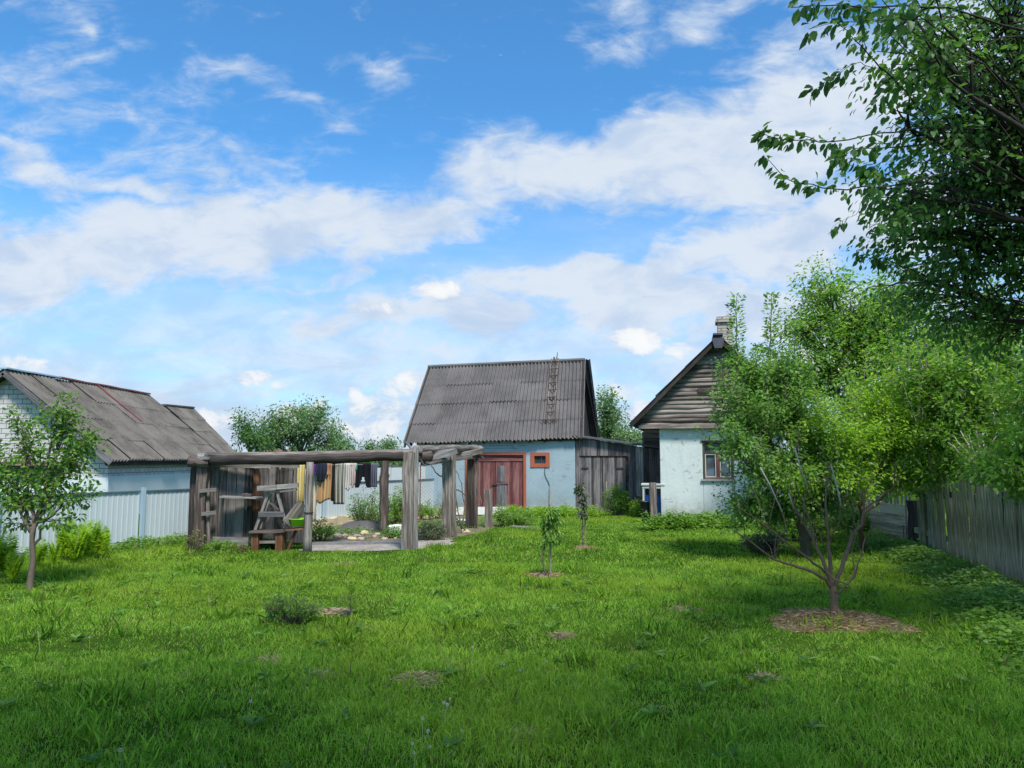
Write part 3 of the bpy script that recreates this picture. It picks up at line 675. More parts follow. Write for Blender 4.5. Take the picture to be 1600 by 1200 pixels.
# rafters / verge boards and wall plate under the eave
for s0 in [BW + .14, -.12]:
    mb = MB(); mb.beam((e_r if s0 > 1 else e_l) + Vector((-.06 if s0 > 1 else .05, 0, -.07)), (r_r if s0 > 1 else r_l) + Vector((-.06 if s0 > 1 else .05, 0, -.07)), .04, .13, segs=4, jit=.006)
    part(mb, 'verge_board', 'dark_wood', barn)
    mb = MB(); mb.beam((b_r if s0 > 1 else b_l) + Vector((-.06 if s0 > 1 else .05, 0, -.07)), (r_r if s0 > 1 else r_l) + Vector((-.06 if s0 > 1 else .05, 0, -.07)), .04, .13, segs=4, jit=.006); part(mb, 'verge_board', 'dark_wood', barn)
mb = MB()
for k in range(12):
    q = .04 + k * .92 / 11; nn_ = (e_r - e_l).cross(r_l - e_l).normalized(); mb.beam(e_l.lerp(e_r, q) - nn_ * .10, e_l.lerp(e_r, q).lerp(r_l.lerp(r_r, q), .5) - nn_ * .10, .07, .09)
part(mb, 'rafters', 'dark_wood', barn)
mb = MB(); mb.beam(BF(-.1, -.045, BZ - .06), BF(BW + .1, -.045, BZ - .04), .08, .12, segs=6, jit=.004); part(mb, 'wall_plate', 'dark_wood', barn)
# worn courses showing through at the top of the wall
mb = MB()
for r_ in range(3):
    s = .9 + r_ * .2
    while s < 3.9 - .2 * r_:
        L_ = rnd.uniform(.12, .3)
        if rnd.random() < .8: mb.beam(BF(s, -.004, BZ - .17 - r_ * .085 + rnd.gauss(0, .004)), BF(s + L_, -.004, BZ - .17 - r_ * .085), .012, .010, jit=.003)
        s += L_ + .03
part(mb, 'worn_brick_courses', 'tarp', barn)
# door
mb = MB(); th = .075
boxf(mb, BF, ds0, ds0 + .085, -.03, .1, -.02, dz1); boxf(mb, BF, ds1 - .085, ds1, -.03, .1, -.02, dz1); boxf(mb, BF, ds0 + .085, ds1 - .085, -.028, .1, dz1 - .085, dz1)
fr = part(mb, 'door_frame', 'orange_paint', barn)
mid = (ds0 + ds1) / 2
for a, b in ((ds0 + .09, mid - .006), (mid + .006, ds1 - .09)):
    mb = MB(); k = 0; s = a
    while s < b - .03:
        w_ = min(rnd.uniform(.09, .14), b - s); boxf(mb, BF, s, s + w_ - .006, .05, .08 + rnd.uniform(0, .008), .05 + rnd.uniform(-.01, .01), dz1 - .30); s += w_
    dl = part(mb, 'door', 'red_wood', barn)
    mb = MB()
    if a > mid: mb.beam(BF(a + .02, .035, .84), BF(a + .42, .035, .87), .02, .05)
    else: mb.beam(BF(b - .12, .035, .80), BF(b + .08, .03, .82), .02, .035)
    part(mb, 'latch', 'greyblue_wood' if a > mid else 'dark_iron', dl)
    if a > mid:
        mb = MB(); s = a + .03
        while s < a + .36: boxf(mb, BF, s, s + .08, .038, .05, .08, .80); s += .086
        s = a + .05
        while s < a + .30: boxf(mb, BF, s, s + .08, .038, .05, .92, 1.45); s += .086
        part(mb, 'grey_patch', 'greyblue_wood', dl)
mb = MB(); boxf(mb, BF, ds0 + .09, ds1 - .09, .03, .06, dz1 - .29, dz1 - .19); boxf(mb, BF, ds0 + .09, ds1 - .09, .045, .07, dz1 - .18, dz1 - .09)
part(mb, 'transom_boards', 'red_wood', barn)
# window
mb = MB()
boxf(mb, BF, ws0, ws0 + .13, -.03, .08, wz0, wz1); boxf(mb, BF, ws1 - .13, ws1, -.03, .08, wz0, wz1)
boxf(mb, BF, ws0 + .13, ws1 - .13, -.027, .08, wz1 - .11, wz1); boxf(mb, BF, ws0 + .13, ws1 - .13, -.027, .08, wz0, wz0 + .12)
wd_ = part(mb, 'window', 'orange_paint', barn)
mb = MB(); boxf(mb, BF, ws0 + .12, ws1 - .12, .03, .045, wz0 + .1, wz1 - .1); part(mb, 'pane', 'glass', wd_)
mb = MB(); boxf(mb, BF, (ws0 + ws1) / 2 + .03, (ws0 + ws1) / 2 + .05, .01, .03, wz0 + .12, wz1 - .11); part(mb, 'glazing_bar', 'brown_wood', wd_)
# lead wire and foot pipe on the wall
a = [hit(BF, x, y) for x, y in ((852, 725), (851, 738), (853, 746), (857, 753), (859, 760))]
mb = MB(); mb.tube([BF(s, -.02, z) for s, z in a], .009, 5); part(mb, 'cable', 'black_plastic', barn)
a = [hit(BF, x, y) for x, y in ((859.5, 761), (859.5, 768), (860, 779), (860, 793))]
mb = MB(); mb.tube([BF(s, -.04, z) for s, z in a], [.02, .022, .03, .045], 6); part(mb, 'drain_pipe', 'concrete', barn)
mb = MB(); boxf(mb, BF, ds1 + .1, BW + .35, -.12, -.004, 0, .07); part(mb, 'plinth_board', 'white_stone', barn)

# roof ladder and the sticks on the ridge
def rp(s, t, h=0.):
    p = e_l.lerp(e_r, s).lerp(r_l.lerp(r_r, s), t); nn_ = (e_r - e_l).cross(r_l - e_l).normalized(); return p + nn_ * h
lad = empty('roof_ladder', rp(.8, .2), 'dark old wooden ladder lying on the barn roof near its right end', 'ladder')
for ds in (-.014, .026):
    mb = MB(); mb.beam(rp(.812 + ds, .2, .09), rp(.812 + ds, 1.02, .07), .035, .035, segs=8, jit=.010); part(mb, 'rail', 'grey_wood', lad)
for k in range(9):
    t_ = .2 + k * .095; mb = MB(); ex = .035 if k == 0 else .008
    mb.beam(rp(.802 - ex, t_, .10), rp(.836 + ex * .7, t_ + .004, .10), .035, .035); part(mb, 'rung', 'brown_wood', lad)
mb = MB(); q = rp(.826, 1.0, .05); mb.tube([q, q + Vector((.02, 0, .12)), q + Vector((.05, 0, .30))], [.025, .02, .012], 5); mb.tube([q + Vector((-.06, 0, -.02)), q + Vector((-.08, .02, .13))], [.05, .03], 5)
mb.tube([q + Vector((0, 0, 0)), q + Vector((.08, .02, .09))], [.04, .02], 5); part(mb, 'hook', 'grey_wood', lad)

# ================================================================ LEAN-TO SHED
sh = empty('plank_shed', BF(BW + 1.3, 0, 0), 'dark plank lean-to shed between the blue barn and the white house', 'shed')
SW = 2.86
def ztop(s): return 2.40 - .44 * (s / SW) ** .9
mb = MB(); s = .02
_d0, _dz = hit(BF, 905, 713); _d1, _ = hit(BF, 978, 713); _d0 -= BW; _d1 -= BW
while s < SW:
    w_ = min(rnd.uniform(.10, .19), SW - s)
    if w_ < .02: break
    lo_ = _dz if (s + w_ / 2 > _d0 and s + w_ / 2 < _d1) else .04 + rnd.uniform(-.03, .03)
    F0 = BW + s; mb.prism([BF(F0, .0, lo_), BF(F0 + w_ - .009, 0, lo_), BF(F0 + w_ - .009, 0, ztop(s + w_) - .02), BF(F0, 0, ztop(s) - .02)], BF.ey * rnd.uniform(.02, .04))
    # length-wise grain
    mb.uv[-(4 + 2)] = [(lo_, 0), (lo_, w_), (2.3, w_), (2.3, 0)]
    s += w_
part(mb, 'plank_wall', 'purple_wood', sh)
mb = MB()
mb.prism([BF(BW + SW, .03, 0), BF(BW + SW, 2.4, 0), BF(BW + SW, 2.4, ztop(SW) - .02), BF(BW + SW, .03, ztop(SW) - .02)], -BF.ex * .03)
mb.prism([BF(BW + .03, 2.4, 0), BF(BW + SW, 2.4, 0), BF(BW + SW, 2.4, ztop(SW) - .02), BF(BW + .03, 2.4, ztop(0) - .02)], -BF.ey * .03)
mb.prism([BF(BW + .03, .05, 0), BF(BW + SW, .05, 0), BF(BW + SW, .05, ztop(SW) - .03), BF(BW + .03, .05, ztop(0) - .03)], BF.ey * .02)
part(mb, 'side_wall', 'dark_wood', sh)
mb = MB(); mb.prism([BF(BW - .05, -.16, ztop(0)), BF(BW + SW + .1, -.16, ztop(SW)), BF(BW + SW + .1, 2.5, ztop(SW) + .05), BF(BW - .05, 2.5, ztop(0) + .05)], Vector((0, 0, .05))); part(mb, 'roof', 'house_roof', sh)
for a, b in ((_d0 + .01, (_d0 + _d1) / 2 - .008), ((_d0 + _d1) / 2 + .008, _d1 - .01)):
    mb = MB(); s = a
    while s < b - .02:
        w_ = min(rnd.uniform(.075, .11), b - s); boxf(mb, BF, BW + s, BW + s + w_ - .007, .012, .04, .06 + rnd.uniform(-.02, .02), _dz - .012); s += w_
    d_ = part(mb, 'door', 'purple_wood', sh)
    mb = MB(); q = a + .06 if a < .5 else b - .3
    mb.beam(BF(BW + q, -.004, _dz - .38), BF(BW + q + .22, -.004, _dz - .38), .012, .05); part(mb, 'hinge', 'dark_iron', d_)
mb = MB(); boxf(mb, BF, BW + _d0, BW + _d1, -.02, .0, _dz + .005, _dz + .02); part(mb, 'drip_strip', 'dark_wood', sh)
mb = MB(); boxf(mb, BF, BW + 1.95, BW + 2.18, -.03, -.003, .5, 2.06); part(mb, 'pale_board', 'pale_wood', sh)
mb = MB(); boxf(mb, BF, BW + .3, BW + 1.2, -.10, -.004, 0, .06); part(mb, 'sill_board', 'grey_wood', sh)

# ================================================================ HOUSE
HF = frame((4.1, 20.5, 0), -13.5)
house = empty('house', HF(1.8, 0, 0), 'whitewashed house with a grey log gable and a brick chimney', 'house')
OV = -.38
sa, za = hit(HF, 1122, 527, OV); se, ze = hit(HF, 984, 664, OV); s2 = 2 * sa - se
HZ = 2.52; HD = 7.0; HW = 2 * sa
w0, wz1h = hit(HF, 1097, 689); w1, wz0h = hit(HF, 1147, 749)
mb = MB(); wall(mb, HF, 0, HW, HZ, .35, [(w0, w1, wz0h, wz1h)])
mb.prism([HF(0, .35, -.1), HF(0, HD, -.1), HF(0, HD, HZ), HF(0, .35, HZ)], HF.ex * .3); mb.prism([HF(HW - .3, .35, -.1), HF(HW - .3, HD, -.1), HF(HW - .3, HD, HZ), HF(HW - .3, .35, HZ)], HF.ex * .3)
part(mb, 'wall', 'white_plaster', house, bevel=.02)
# log gable
mb = MB(); rr = .070; z = HZ + rr
sl = (za - ze) / (sa - se)
while z < za - .12:
    half = (za - .05 - z) / sl; a, b = sa - half + .02, sa + half - .02
    a = max(a, se + .28); b = min(b, s2 - .28)
    if b - a > .1: 
        nn2 = max(3, int((b - a) / .5)); mb.tube([HF(a + (b - a) * i / nn2, -.06 + rnd.gauss(0, .008), z + rnd.gauss(0, .008)) for i in range(nn2 + 1)], [rr * 1.12 * rnd.uniform(.93, 1.05) for _ in range(nn2 + 1)], 10)
    z += rr * 1.75
part(mb, 'gable_logs', 'log_wood', house)
mb = MB(); mb.prism([HF(se + .4, .0, HZ), HF(s2 - .4, 0, HZ), HF(sa, 0, za - .15)], HF.ey * .2); part(mb, 'gable_core', 'dark_wood', house)
mb = MB(); mb.beam(HF(se + .22, -.14, HZ + .03), HF(s2 - .22, -.14, HZ + .03), .1, .10, segs=6, jit=.006); part(mb, 'tie_beam', 'log_wood', house)
for q, (x0, z0, wd2) in enumerate(((1.16, HZ + 1.02, .28), (1.72, HZ + 1.40, .16))):
    mb = MB(); mb.beam(HF(x0 - .1, -.155, z0), HF(x0 + wd2, -.155, z0), .02, .13 if q == 0 else .34); part(mb, 'rusty_patch', 'brown_wood', house)
# roof
for sgn in (0, 1):
    A = HF(se if sgn == 0 else s2, OV, ze + .03); B = HF(se if sgn == 0 else s2, HD + .3, ze + .03); Ra, Rb = HF(sa, OV, za + .03), HF(sa, HD + .3, za + .03)
    part(corrug(A, B, Ra, Rb, 50, 3, .025), 'roof', 'house_roof', house, solid=.008)
    mb = MB(); mb.beam(A + Vector((0, 0, -.08)) + HF.ey * .03, Ra + Vector((0, 0, -.08)) + HF.ey * .03, .03, .09, segs=5, jit=.004); mb.beam(A + Vector((0, 0, -.09)) + HF.ey * .12, Ra + Vector((0, 0, -.09)) + HF.ey * .12, .12, .05, segs=5, jit=.004)
    part(mb, 'barge_board', 'dark_wood', house)
mb = MB(); mb.beam(HF(sa, OV - .03, za + .09), HF(sa, HD, za + .09), .26, .05)
mb.prism([HF(sa - .17, OV - .035, za - .02), HF(sa + .17, OV - .035, za - .02), HF(sa + .10, OV - .035, za - .30), HF(sa - .10, OV - .035, za - .30)], HF.ey * .02); part(mb, 'ridge_cap', 'house_roof', house)
# chimney
cs, cz = hit(HF, 1132, 497, 1.3); mb = MB(); boxf(mb, HF, cs - .21, cs + .21, 1.05, 1.5, za - .5, cz - .17); ch = part(mb, 'chimney', 'chimney_brick', house)
mb = MB(); boxf(mb, HF, cs - .26, cs + .26, 1.0, 1.55, cz - .17, cz - .08); boxf(mb, HF, cs - .23, cs + .23, 1.03, 1.52, cz - .08, cz); part(mb, 'chimney_crown', 'chimney_brick', ch)
# window
mb = MB(); f_ = .055
boxf(mb, HF, w0, w0 + f_, .03, .14, wz0h, wz1h); boxf(mb, HF, w1 - f_, w1, .03, .14, wz0h, wz1h); boxf(mb, HF, w0 + f_, w1 - f_, .032, .14, wz1h - f_, wz1h); boxf(mb, HF, w0 + f_, w1 - f_, .032, .14, wz0h, wz0h + f_)
wn_o = part(mb, 'window', 'brown_wood', house)
zt = wz1h - .32; mb = MB(); boxf(mb, HF, w0 + f_, w1 - f_, .05, .10, zt - .025, zt + .025); part(mb, 'transom', 'brown_wood', wn_o)
mb = MB(); c_ = (w0 + w1) / 2
for a, b in ((w0 + f_ + .01, c_ - .05), (c_ + .05, w1 - f_ - .01)):
    boxf(mb, HF, a, a + .025, .06, .09, wz0h + f_, zt - .025); boxf(mb, HF, b - .025, b, .06, .09, wz0h + f_, zt - .025); boxf(mb, HF, a + .025, b - .025, .062, .09, wz0h + f_, wz0h + f_ + .025)
    boxf(mb, HF, a + .025, b - .025, .062, .09, zt - .06, zt - .03)
part(mb, 'sash', 'white_paint', wn_o)
mb = MB(); boxf(mb, HF, c_ - .045, c_ + .045, .045, .10, wz0h + f_, zt - .03); part(mb, 'mullion', 'red_wood', wn_o)
mb = MB(); boxf(mb, HF, w0 + .02, w1 - .02, .11, .125, wz0h + .02, wz1h - .02); part(mb, 'pane', 'curtain_glass', wn_o)
mb = MB(); boxf(mb, HF, w0 - .05, w1 + .05, -.06, .03, wz0h - .05, wz0h); part(mb, 'sill', 'concrete', wn_o)
mb = MB(); boxf(mb, HF, w0 - .04, w1 + .04, -.04, .02, wz1h, wz1h + .03); part(mb, 'drip_board', 'grey_wood', wn_o)
# log extension seen under the eave
mb = MB()
for k in range(16): mb.tube([HF(-.62, 3.2, .1 + k * .165), HF(.05, 3.2, .1 + k * .165)], .095, 8)
for k in range(15): mb.tube([HF(-.60, 3.2, .1 + k * .165 + .05), HF(-.60, 6.4, .1 + k * .165 + .05)], .095, 8)
part(mb, 'log_extension', 'log_wood', house)

# ================================================================ LEFT BRICK BUILDING
lb = empty('brick_outbuilding', (-14.2, 20.6, 0), 'white brick outbuilding with a long lichen-grey corrugated roof beyond the metal fence', 'building')
YA, YB = 20.6, 28.8
ax_, az_ = at(8, 578, YA).x, at(8, 578, YA).z; exx, ezz = at(176, 719, YA).x, at(176, 719, YA).z
lx = 2 * ax_ - exx
mb = MB(); YW = YA + .25
mb.prism([Vector((lx + .35, YW, .0)), Vector((exx - .25, YW, .0)), Vector((exx - .25, YW, ezz + .1)), Vector((ax_, YW, az_ - .12)), Vector((lx + .35, YW, ezz + .1))], Vector((0, .25, 0)))
mb.prism([Vector((exx - .25, YW + .25, 0)), Vector((exx - .25, YB - .2, 0)), Vector((exx - .25, YB - .2, ezz + .05)), Vector((exx - .25, YW + .25, ezz + .05))], Vector((-.25, 0, 0)))
part(mb, 'brick_wall', 'white_brick', lb)
zb = at(240, 741, 24).z
mb = MB(); mb.prism([Vector((exx - .20, YW - .06, 0)), Vector((exx - .20, YB - .2, 0)), Vector((exx - .20, YB - .2, zb)), Vector((exx - .20, YW - .06, zb))], Vector((-.04, 0, 0)))
mb.prism([Vector((lx + .35, YW - .06, 0)), Vector((exx - .245, YW - .06, 0)), Vector((exx - .245, YW - .06, zb - .03)), Vector((lx + .35, YW - .06, zb - .03))], Vector((0, .05, 0)))
part(mb, 'lower_cladding', 'pale_wall', lb)
A, B, Ra, Rb = Vector((exx, YA - .1, ezz)), Vector((exx, YB, ezz)), Vector((ax_, YA - .1, az_)), Vector((ax_, YB, az_))
part(corrug(A, B, Ra, Rb, 48, 4, .045, per=6, jit=.014), 'roof', 'left_roof', lb, solid=.008)
A2, B2 = A.copy(), B.copy(); A2.x = B2.x = lx
part(corrug(B2, A2, Rb, Ra, 56, 4, .028, per=8), 'roof', 'left_roof', lb, solid=.008)
q = .30; mb = MB(); mb.beam(Ra + Vector((0, 0, .05)), Ra.lerp(Rb, q) + Vector((0, 0, .05)), .25, .04, segs=6, jit=.01); part(mb, 'ridge_cap', 'blue_metal', lb)
mb = MB(); mb.beam(Ra.lerp(Rb, q) + Vector((0, 0, .06)), Rb + Vector((0, 0, .06)), .2, .05, segs=8, jit=.014); part(mb, 'ridge_cap', 'red_metal', lb)
p0 = Ra.lerp(Rb, .56); p1 = p0.lerp(A.lerp(B, .56), .5); mb = MB(); mb.beam(p0 + Vector((.02, 0, .06)), p1 + Vector((.05, 0, .07)), .05, .03, segs=6, jit=.01); part(mb, 'red_flashing', 'red_metal', lb)
for a, b in ((A, Ra), (A2, Ra)):
    mb = MB(); mb.beam(a + Vector((0, .02, -.08)), b + Vector((0, .02, -.08)), .03, .15, segs=4); part(mb, 'barge_board', 'greyblue_wood', lb)
mb = MB(); mb.beam(Vector((exx - .15, YA, ezz - .09)), Vector((exx - .15, YB, ezz - .09)), .12, .12); part(mb, 'eave_board', 'dark_wood', lb)
lw0, lw1 = at(-10, 727, YW), at(97, 746, YW); mb = MB(); mb.beam(Vector((lw0.x - .8, YW - .10, (lw0.z + lw1.z) / 2)), Vector((lw1.x, YW - .10, (lw0.z + lw1.z) / 2)), .05, lw0.z - lw1.z)
wl = part(mb, 'window', 'glass', lb)
mb = MB(); mb.beam(Vector((lw0.x - 1, YW - .2, lw0.z + .06)), Vector((lw1.x + .15, YW - .2, lw0.z + .06)), .25, .09, segs=5, jit=.01); part(mb, 'rusty_canopy', 'rust', lb)
# the lower section behind
lb2 = empty('rear_outbuilding', (-14.2, 31, 0), 'lower grey corrugated roof section behind the long brick outbuilding', 'building')
ra, rb_ = at(256, 634, YB + .9), at(301, 638, 32.6); ea, eb = at(345, 712, YB + .9), at(371, 712, 32.6)
part(corrug(ea, eb, ra, rb_, 20, 4, .045), 'roof', 'left_roof', lb2, solid=.008)
fa, fb = Vector((2 * ra.x - ea.x, ea.y, ea.z)), Vector((2 * rb_.x - eb.x, eb.y, eb.z))
part(corrug(fb, fa, rb_, ra, 24, 4, .028), 'roof', 'left_roof', lb2, solid=.008)
mb = MB(); mb.beam(ra + Vector((0, 0, .04)), rb_ + Vector((0, 0, .04)), .2, .06); part(mb, 'ridge_cap', 'left_roof', lb2)
mb = MB(); mb.prism([Vector((fb.x + .2, 32.3, 0)), Vector((eb.x - .2, 32.3, 0)), Vector((eb.x - .2, 32.3, eb.z)), Vector((rb_.x, 32.3, rb_.z - .1)), Vector((fb.x + .2, 32.3, eb.z))], Vector((0, -.2, 0)))
mb.prism([Vector((ea.x - .2, YB - .1, 0)), Vector((eb.x - .2, 32.1, 0)), Vector((eb.x - .2, 32.1, eb.z)), Vector((ea.x - .2, YB - .1, ea.z))], Vector((-.2, 0, 0)))
part(mb, 'wall', 'white_brick', lb2)
mb = MB(); mb.beam(eb + Vector((0, 0, -.06)), rb_ + Vector((0, 0, -.06)), .03, .12); part(mb, 'barge_board', 'grey_wood', lb2)

# ================================================================ LEFT METAL FENCE
mf = empty('metal_fence', FENCE_A, 'pale grey-blue corrugated metal fence along the left side of the yard', 'fence')
fend = 22.5 / math.cos(R(27.5)); t0 = -6.0; posts_t = [-5.4, -2.55, 0, 2.5, 5.0, 7.5, 10.0]
def fp(t, off=0., z=0.): return FENCE_A + FENCE_D * t + Vector((-FENCE_D.y, FENCE_D.x, 0)) * off + Vector((0, 0, z))
FH0, FH1 = .13, 1.055
for i in range(len(posts_t) - 1):
    a, b = posts_t[i] + .04, posts_t[i + 1] - .04; mb = MB(); nw = int((b - a) / .10); pts = []
    for k in range(nw):
        x0 = a + (b - a) * k / nw; st = (b - a) / nw
        pts += [(x0, 0), (x0 + st * .62, 0), (x0 + st * .70, -.006), (x0 + st * .92, -.006)]
    pts.append((b, 0)); bb = len(mb.v)
    for x0, o_ in pts: mb.v.append(fp(x0, .05 + o_, FH0)); mb.v.append(fp(x0, .05 + o_, FH1))
    for k in range(len(pts) - 1): mb.face([bb + 2 * k, bb + 2 * k + 2, bb + 2 * k + 3, bb + 2 * k + 1])
    part(mb, 'sheet_panel', 'fence_metal', mf, solid=.003)
    mb = MB(); mb.beam(fp(a, .045, FH1), fp(b, .045, FH1), .05, .025); part(mb, 'top_rail', 'fence_cap', mf)
    mb = MB(); mb.beam(fp(a, .045, FH0), fp(b, .045, FH0), .05, .03); part(mb, 'bottom_rail', 'fence_cap', mf)
for t in posts_t:
    mb = MB(); mb.beam(fp(t, 0, 0), fp(t, 0, FH1 + .07), .07, .06, up=FENCE_D); part(mb, 'post', 'fence_post', mf)
mb = MB(); mb.beam(fp(-6, .06, .055), fp(10.2, .06, .055), .14, .13, segs=16, jit=.012); part(mb, 'concrete_footing', 'concrete', mf)
# tall pale panel wall behind the clothes line and grey plank fence beyond it
pw = MB(); pw.prism([fp(3.2, .12, .02), fp(9.6, .12, .02), fp(9.6, .12, 1.42), fp(3.2, .12, 1.42)], Vector((-.03, .02, 0)))
pw.build('pale_panel_wall', 'pale_wall', label='smooth pale blue panel wall behind the laundry', cat='wall')
st = empty('stone_footing', fp(6, -.15), 'low yellowish stone footing below the pale panel wall behind the laundry', 'wall')
mb = MB(); t = 3.3
while t < 9.6:
    L_ = rnd.uniform(.25, .6); mb.beam(fp(t, -.04, .10 + rnd.uniform(-.02, .02)), fp(t + L_ - .02, -.04, .10 + rnd.uniform(-.02, .02)), .22, .2, segs=3, jit=.02); t += L_
part(mb, 'stones', 'yellow_stone', st)
pf = empty('grey_plank_fence', at(612, 800, 21), 'grey vertical plank fence behind the rose bushes, left of the barn', 'fence')
mb = MB(); A, B = at(596, 790, 20.5), at(632, 788, 22.5); A.z = B.z = 0
for k in range(11):
    q = A.lerp(B, k / 10); mb.beam(q, q + Vector((0, 0, 1.45 + rnd.uniform(-.05, .05))), .10, .025, up=(0, 1, 0))
part(mb, 'boards', 'greyblue_wood', pf)
mb = MB(); mb.beam(A + Vector((0, -.04, 1.2)), B + Vector((0, -.04, 1.2)), .04, .08); part(mb, 'rail', 'grey_wood', pf)

# ================================================================ PERGOLA
pg = empty('pergola', G(482, 858), 'rough weathered timber pergola frame of posts and log beams in front of the garden', 'pergola')
def gb(x, Y): q = at(x, 800, Y); q.z = 0; return q
def post(x, Y, w, t, zt, m='grey_wood', lean=0., nm='post', segs=5):
    q = gb(x, Y); mb = MB(); mb.beam(q - Vector((0, 0, .05)), q + Vector((lean, 0, zt)), w, t, up=(0, 1, 0), segs=segs, jit=.008); return part(mb, nm, m, pg)
PZ = lambda y, Y: at(800, y, Y).z
post(315, 14.05, .20, .18, PZ(712, 14.05), 'brown_wood'); post(302, 14.2, .10, .16, PZ(728, 14.2), 'dark_wood')
# the front middle post is a round pole
q = gb(482, 13.4); mb = MB(); mb.tube([q + Vector((rnd.gauss(0, .004), rnd.gauss(0, .004), -.05 + k * (PZ(722, 13.4) + .05) / 6)) for k in range(7)], [.078 - .002 * k for k in range(7)], 12); part(mb, 'post', 'grey_wood', pg, smooth=True)
mb = MB(); mb.tube([q + Vector((0, 0, .69)), q + Vector((0, 0, .71))], .083, 12); part(mb, 'band', 'dark_iron', pg)
post(638, 13.8, .205, .19, PZ(707, 13.8)); q = gb(650, 13.85); mb = MB(); mb.beam(q, q + Vector((-.015, 0, PZ(699, 13.85))), .085, .09, up=(0, 1, 0), segs=5, jit=.006); part(mb, 'post', 'pale_wood', pg)
post(699, 15.9, .21, .18, PZ(718, 15.9)); q = gb(711, 15.95); mb = MB(); mb.beam(q, q + Vector((-.05, 0, PZ(704, 15.9))), .085, .09, up=(0, 1, 0), segs=5, jit=.008); part(mb, 'post', 'grey_wood', pg)
post(735, 18.1, .17, .2, PZ(717, 18.1), 'dark_wood'); post(743.5, 18.05, .085, .1, PZ(705, 18.05), 'brown_wood')
q = gb(600, 16.6); mb = MB(); mb.tube([q + Vector((rnd.gauss(0, .012), rnd.gauss(0, .012), -.05 + k * 1.87 / 9)) for k in range(10)], [.095 * rnd.uniform(.85, 1.15) for k in range(10)], 10, lump=.1); part(mb, 'post', 'brown_wood', pg, smooth=True)
# beams
def log(pts, r, m, nm='beam', lump=.03, sides=12):
    ps = []
    for a, b in zip(pts, pts[1:]):
        for k in range(5): ps.append(Vector(a).lerp(Vector(b), k / 5) + Vector((0, rnd.gauss(0, .008), rnd.gauss(0, .008))))
    ps.append(Vector(pts[-1])); mb = MB(); mb.tube(ps, [r * rnd.uniform(.94, 1.06) for _ in ps], sides, lump=lump); return part(mb, nm, m, pg, smooth=True)
log([at(322, 719, 14.0), at(470, 718.5, 13.6), at(560, 715, 13.7), at(630, 713, 13.75)], .088, 'dark_wood')
log([at(322, 711, 14.25), at(480, 710, 13.9), at(660, 705, 14.0)], .055, 'grey_wood')
log([at(296, 721, 13.95), at(326, 722, 13.95)], .10, 'brown_wood', lump=.12)
mb = MB(); mb.beam(at(303, 716, 14.0), at(328, 716, 13.9), .16, .05, segs=3, jit=.01); mb.beam(at(311, 711, 14), at(322, 711, 14), .16, .07, segs=2, jit=.01); part(mb, 'packing_board', 'pale_wood', pg)
mb = MB(); mb.beam(at(330, 728, 14.15), at(425, 728.5, 14.0), .05, .06, segs=4, jit=.006); mb.beam(at(424, 727, 14.0), at(467, 729, 13.9), .05, .055, segs=4, jit=.006); part(mb, 'rail', 'pale_wood', pg)
# right-hand run: from the front corner post back to the door post
log([at(650, 703, 14.0), at(700, 701, 16.5), at(737, 700, 18.9), at(752, 702, 19.2)], .085, 'grey_wood')
log([at(640, 714, 13.95), at(672, 713, 14.3)], .105, 'brown_wood')
mb = MB(); mb.beam(at(672, 716, 15.1), at(712, 705, 15.6), .10, .11, segs=4, jit=.01); mb.beam(at(673, 710, 15.1), at(708, 703, 15.7), .09, .05, segs=4, jit=.01); part(mb, 'beam', 'pale_wood', pg)
mb = MB(); mb.beam(at(660, 724, 14.4), at(735, 713, 17.6), .08, .10, segs=5, jit=.012); part(mb, 'beam', 'grey_wood', pg)
mb = MB(); mb.beam(at(716, 712, 17.6), at(752, 704, 18.0), .13, .12, segs=3, jit=.01); part(mb, 'beam', 'grey_wood', pg)
mb = MB(); mb.beam(at(654, 714, 14.0), at(662, 727, 14.1), .035, .03); mb.beam(at(662, 727, 14.1), at(690, 719, 15.2), .03, .03, segs=3, jit=.01); part(mb, 'brace', 'grey_wood', pg); mb = MB(); mb.beam(at(745, 709, 18.0), at(754, 716, 18.1), .06, .05, segs=2, jit=.01); part(mb, 'brace', 'grey_wood', pg); mb = MB(); mb.beam(at(728, 702, 18.2), at(731, 690, 18.2), .02, .02); part(mb, 'brace', 'grey_wood', pg)
log([at(600, 712, 16.6), at(740, 707, 18.9)], .07, 'brown_wood', 'rear_beam')
mb = MB(); mb.tube([at(650, 712, 14.1), at(645, 706, 14.1), at(640, 697, 14.15), at(634, 691, 14.2)], .025, 8); part(mb, 'bent_pipe', 'fence_cap', pg, smooth=True)
# short stump post right of the pergola, stump post by the house
q = gb(764, 18.2); mb = MB(); mb.beam(q, q + Vector((-.03, 0, PZ(764, 18.2))), .19, .12, up=(0, 1, 0), segs=4, jit=.008); mb.build('stump_post', 'grey_wood', label='short grey squared post standing alone in front of the red barn door', cat='post')
q = gb(1022, 19.2); mb = MB(); mb.beam(q, q + Vector((-.02, 0, PZ(754, 19.2))), .17, .13, up=(0, 1, 0), segs=4, jit=.008); mb.build('stump_post', 'grey_wood', label='short grey post in front of the white table beside the house corner', cat='post')

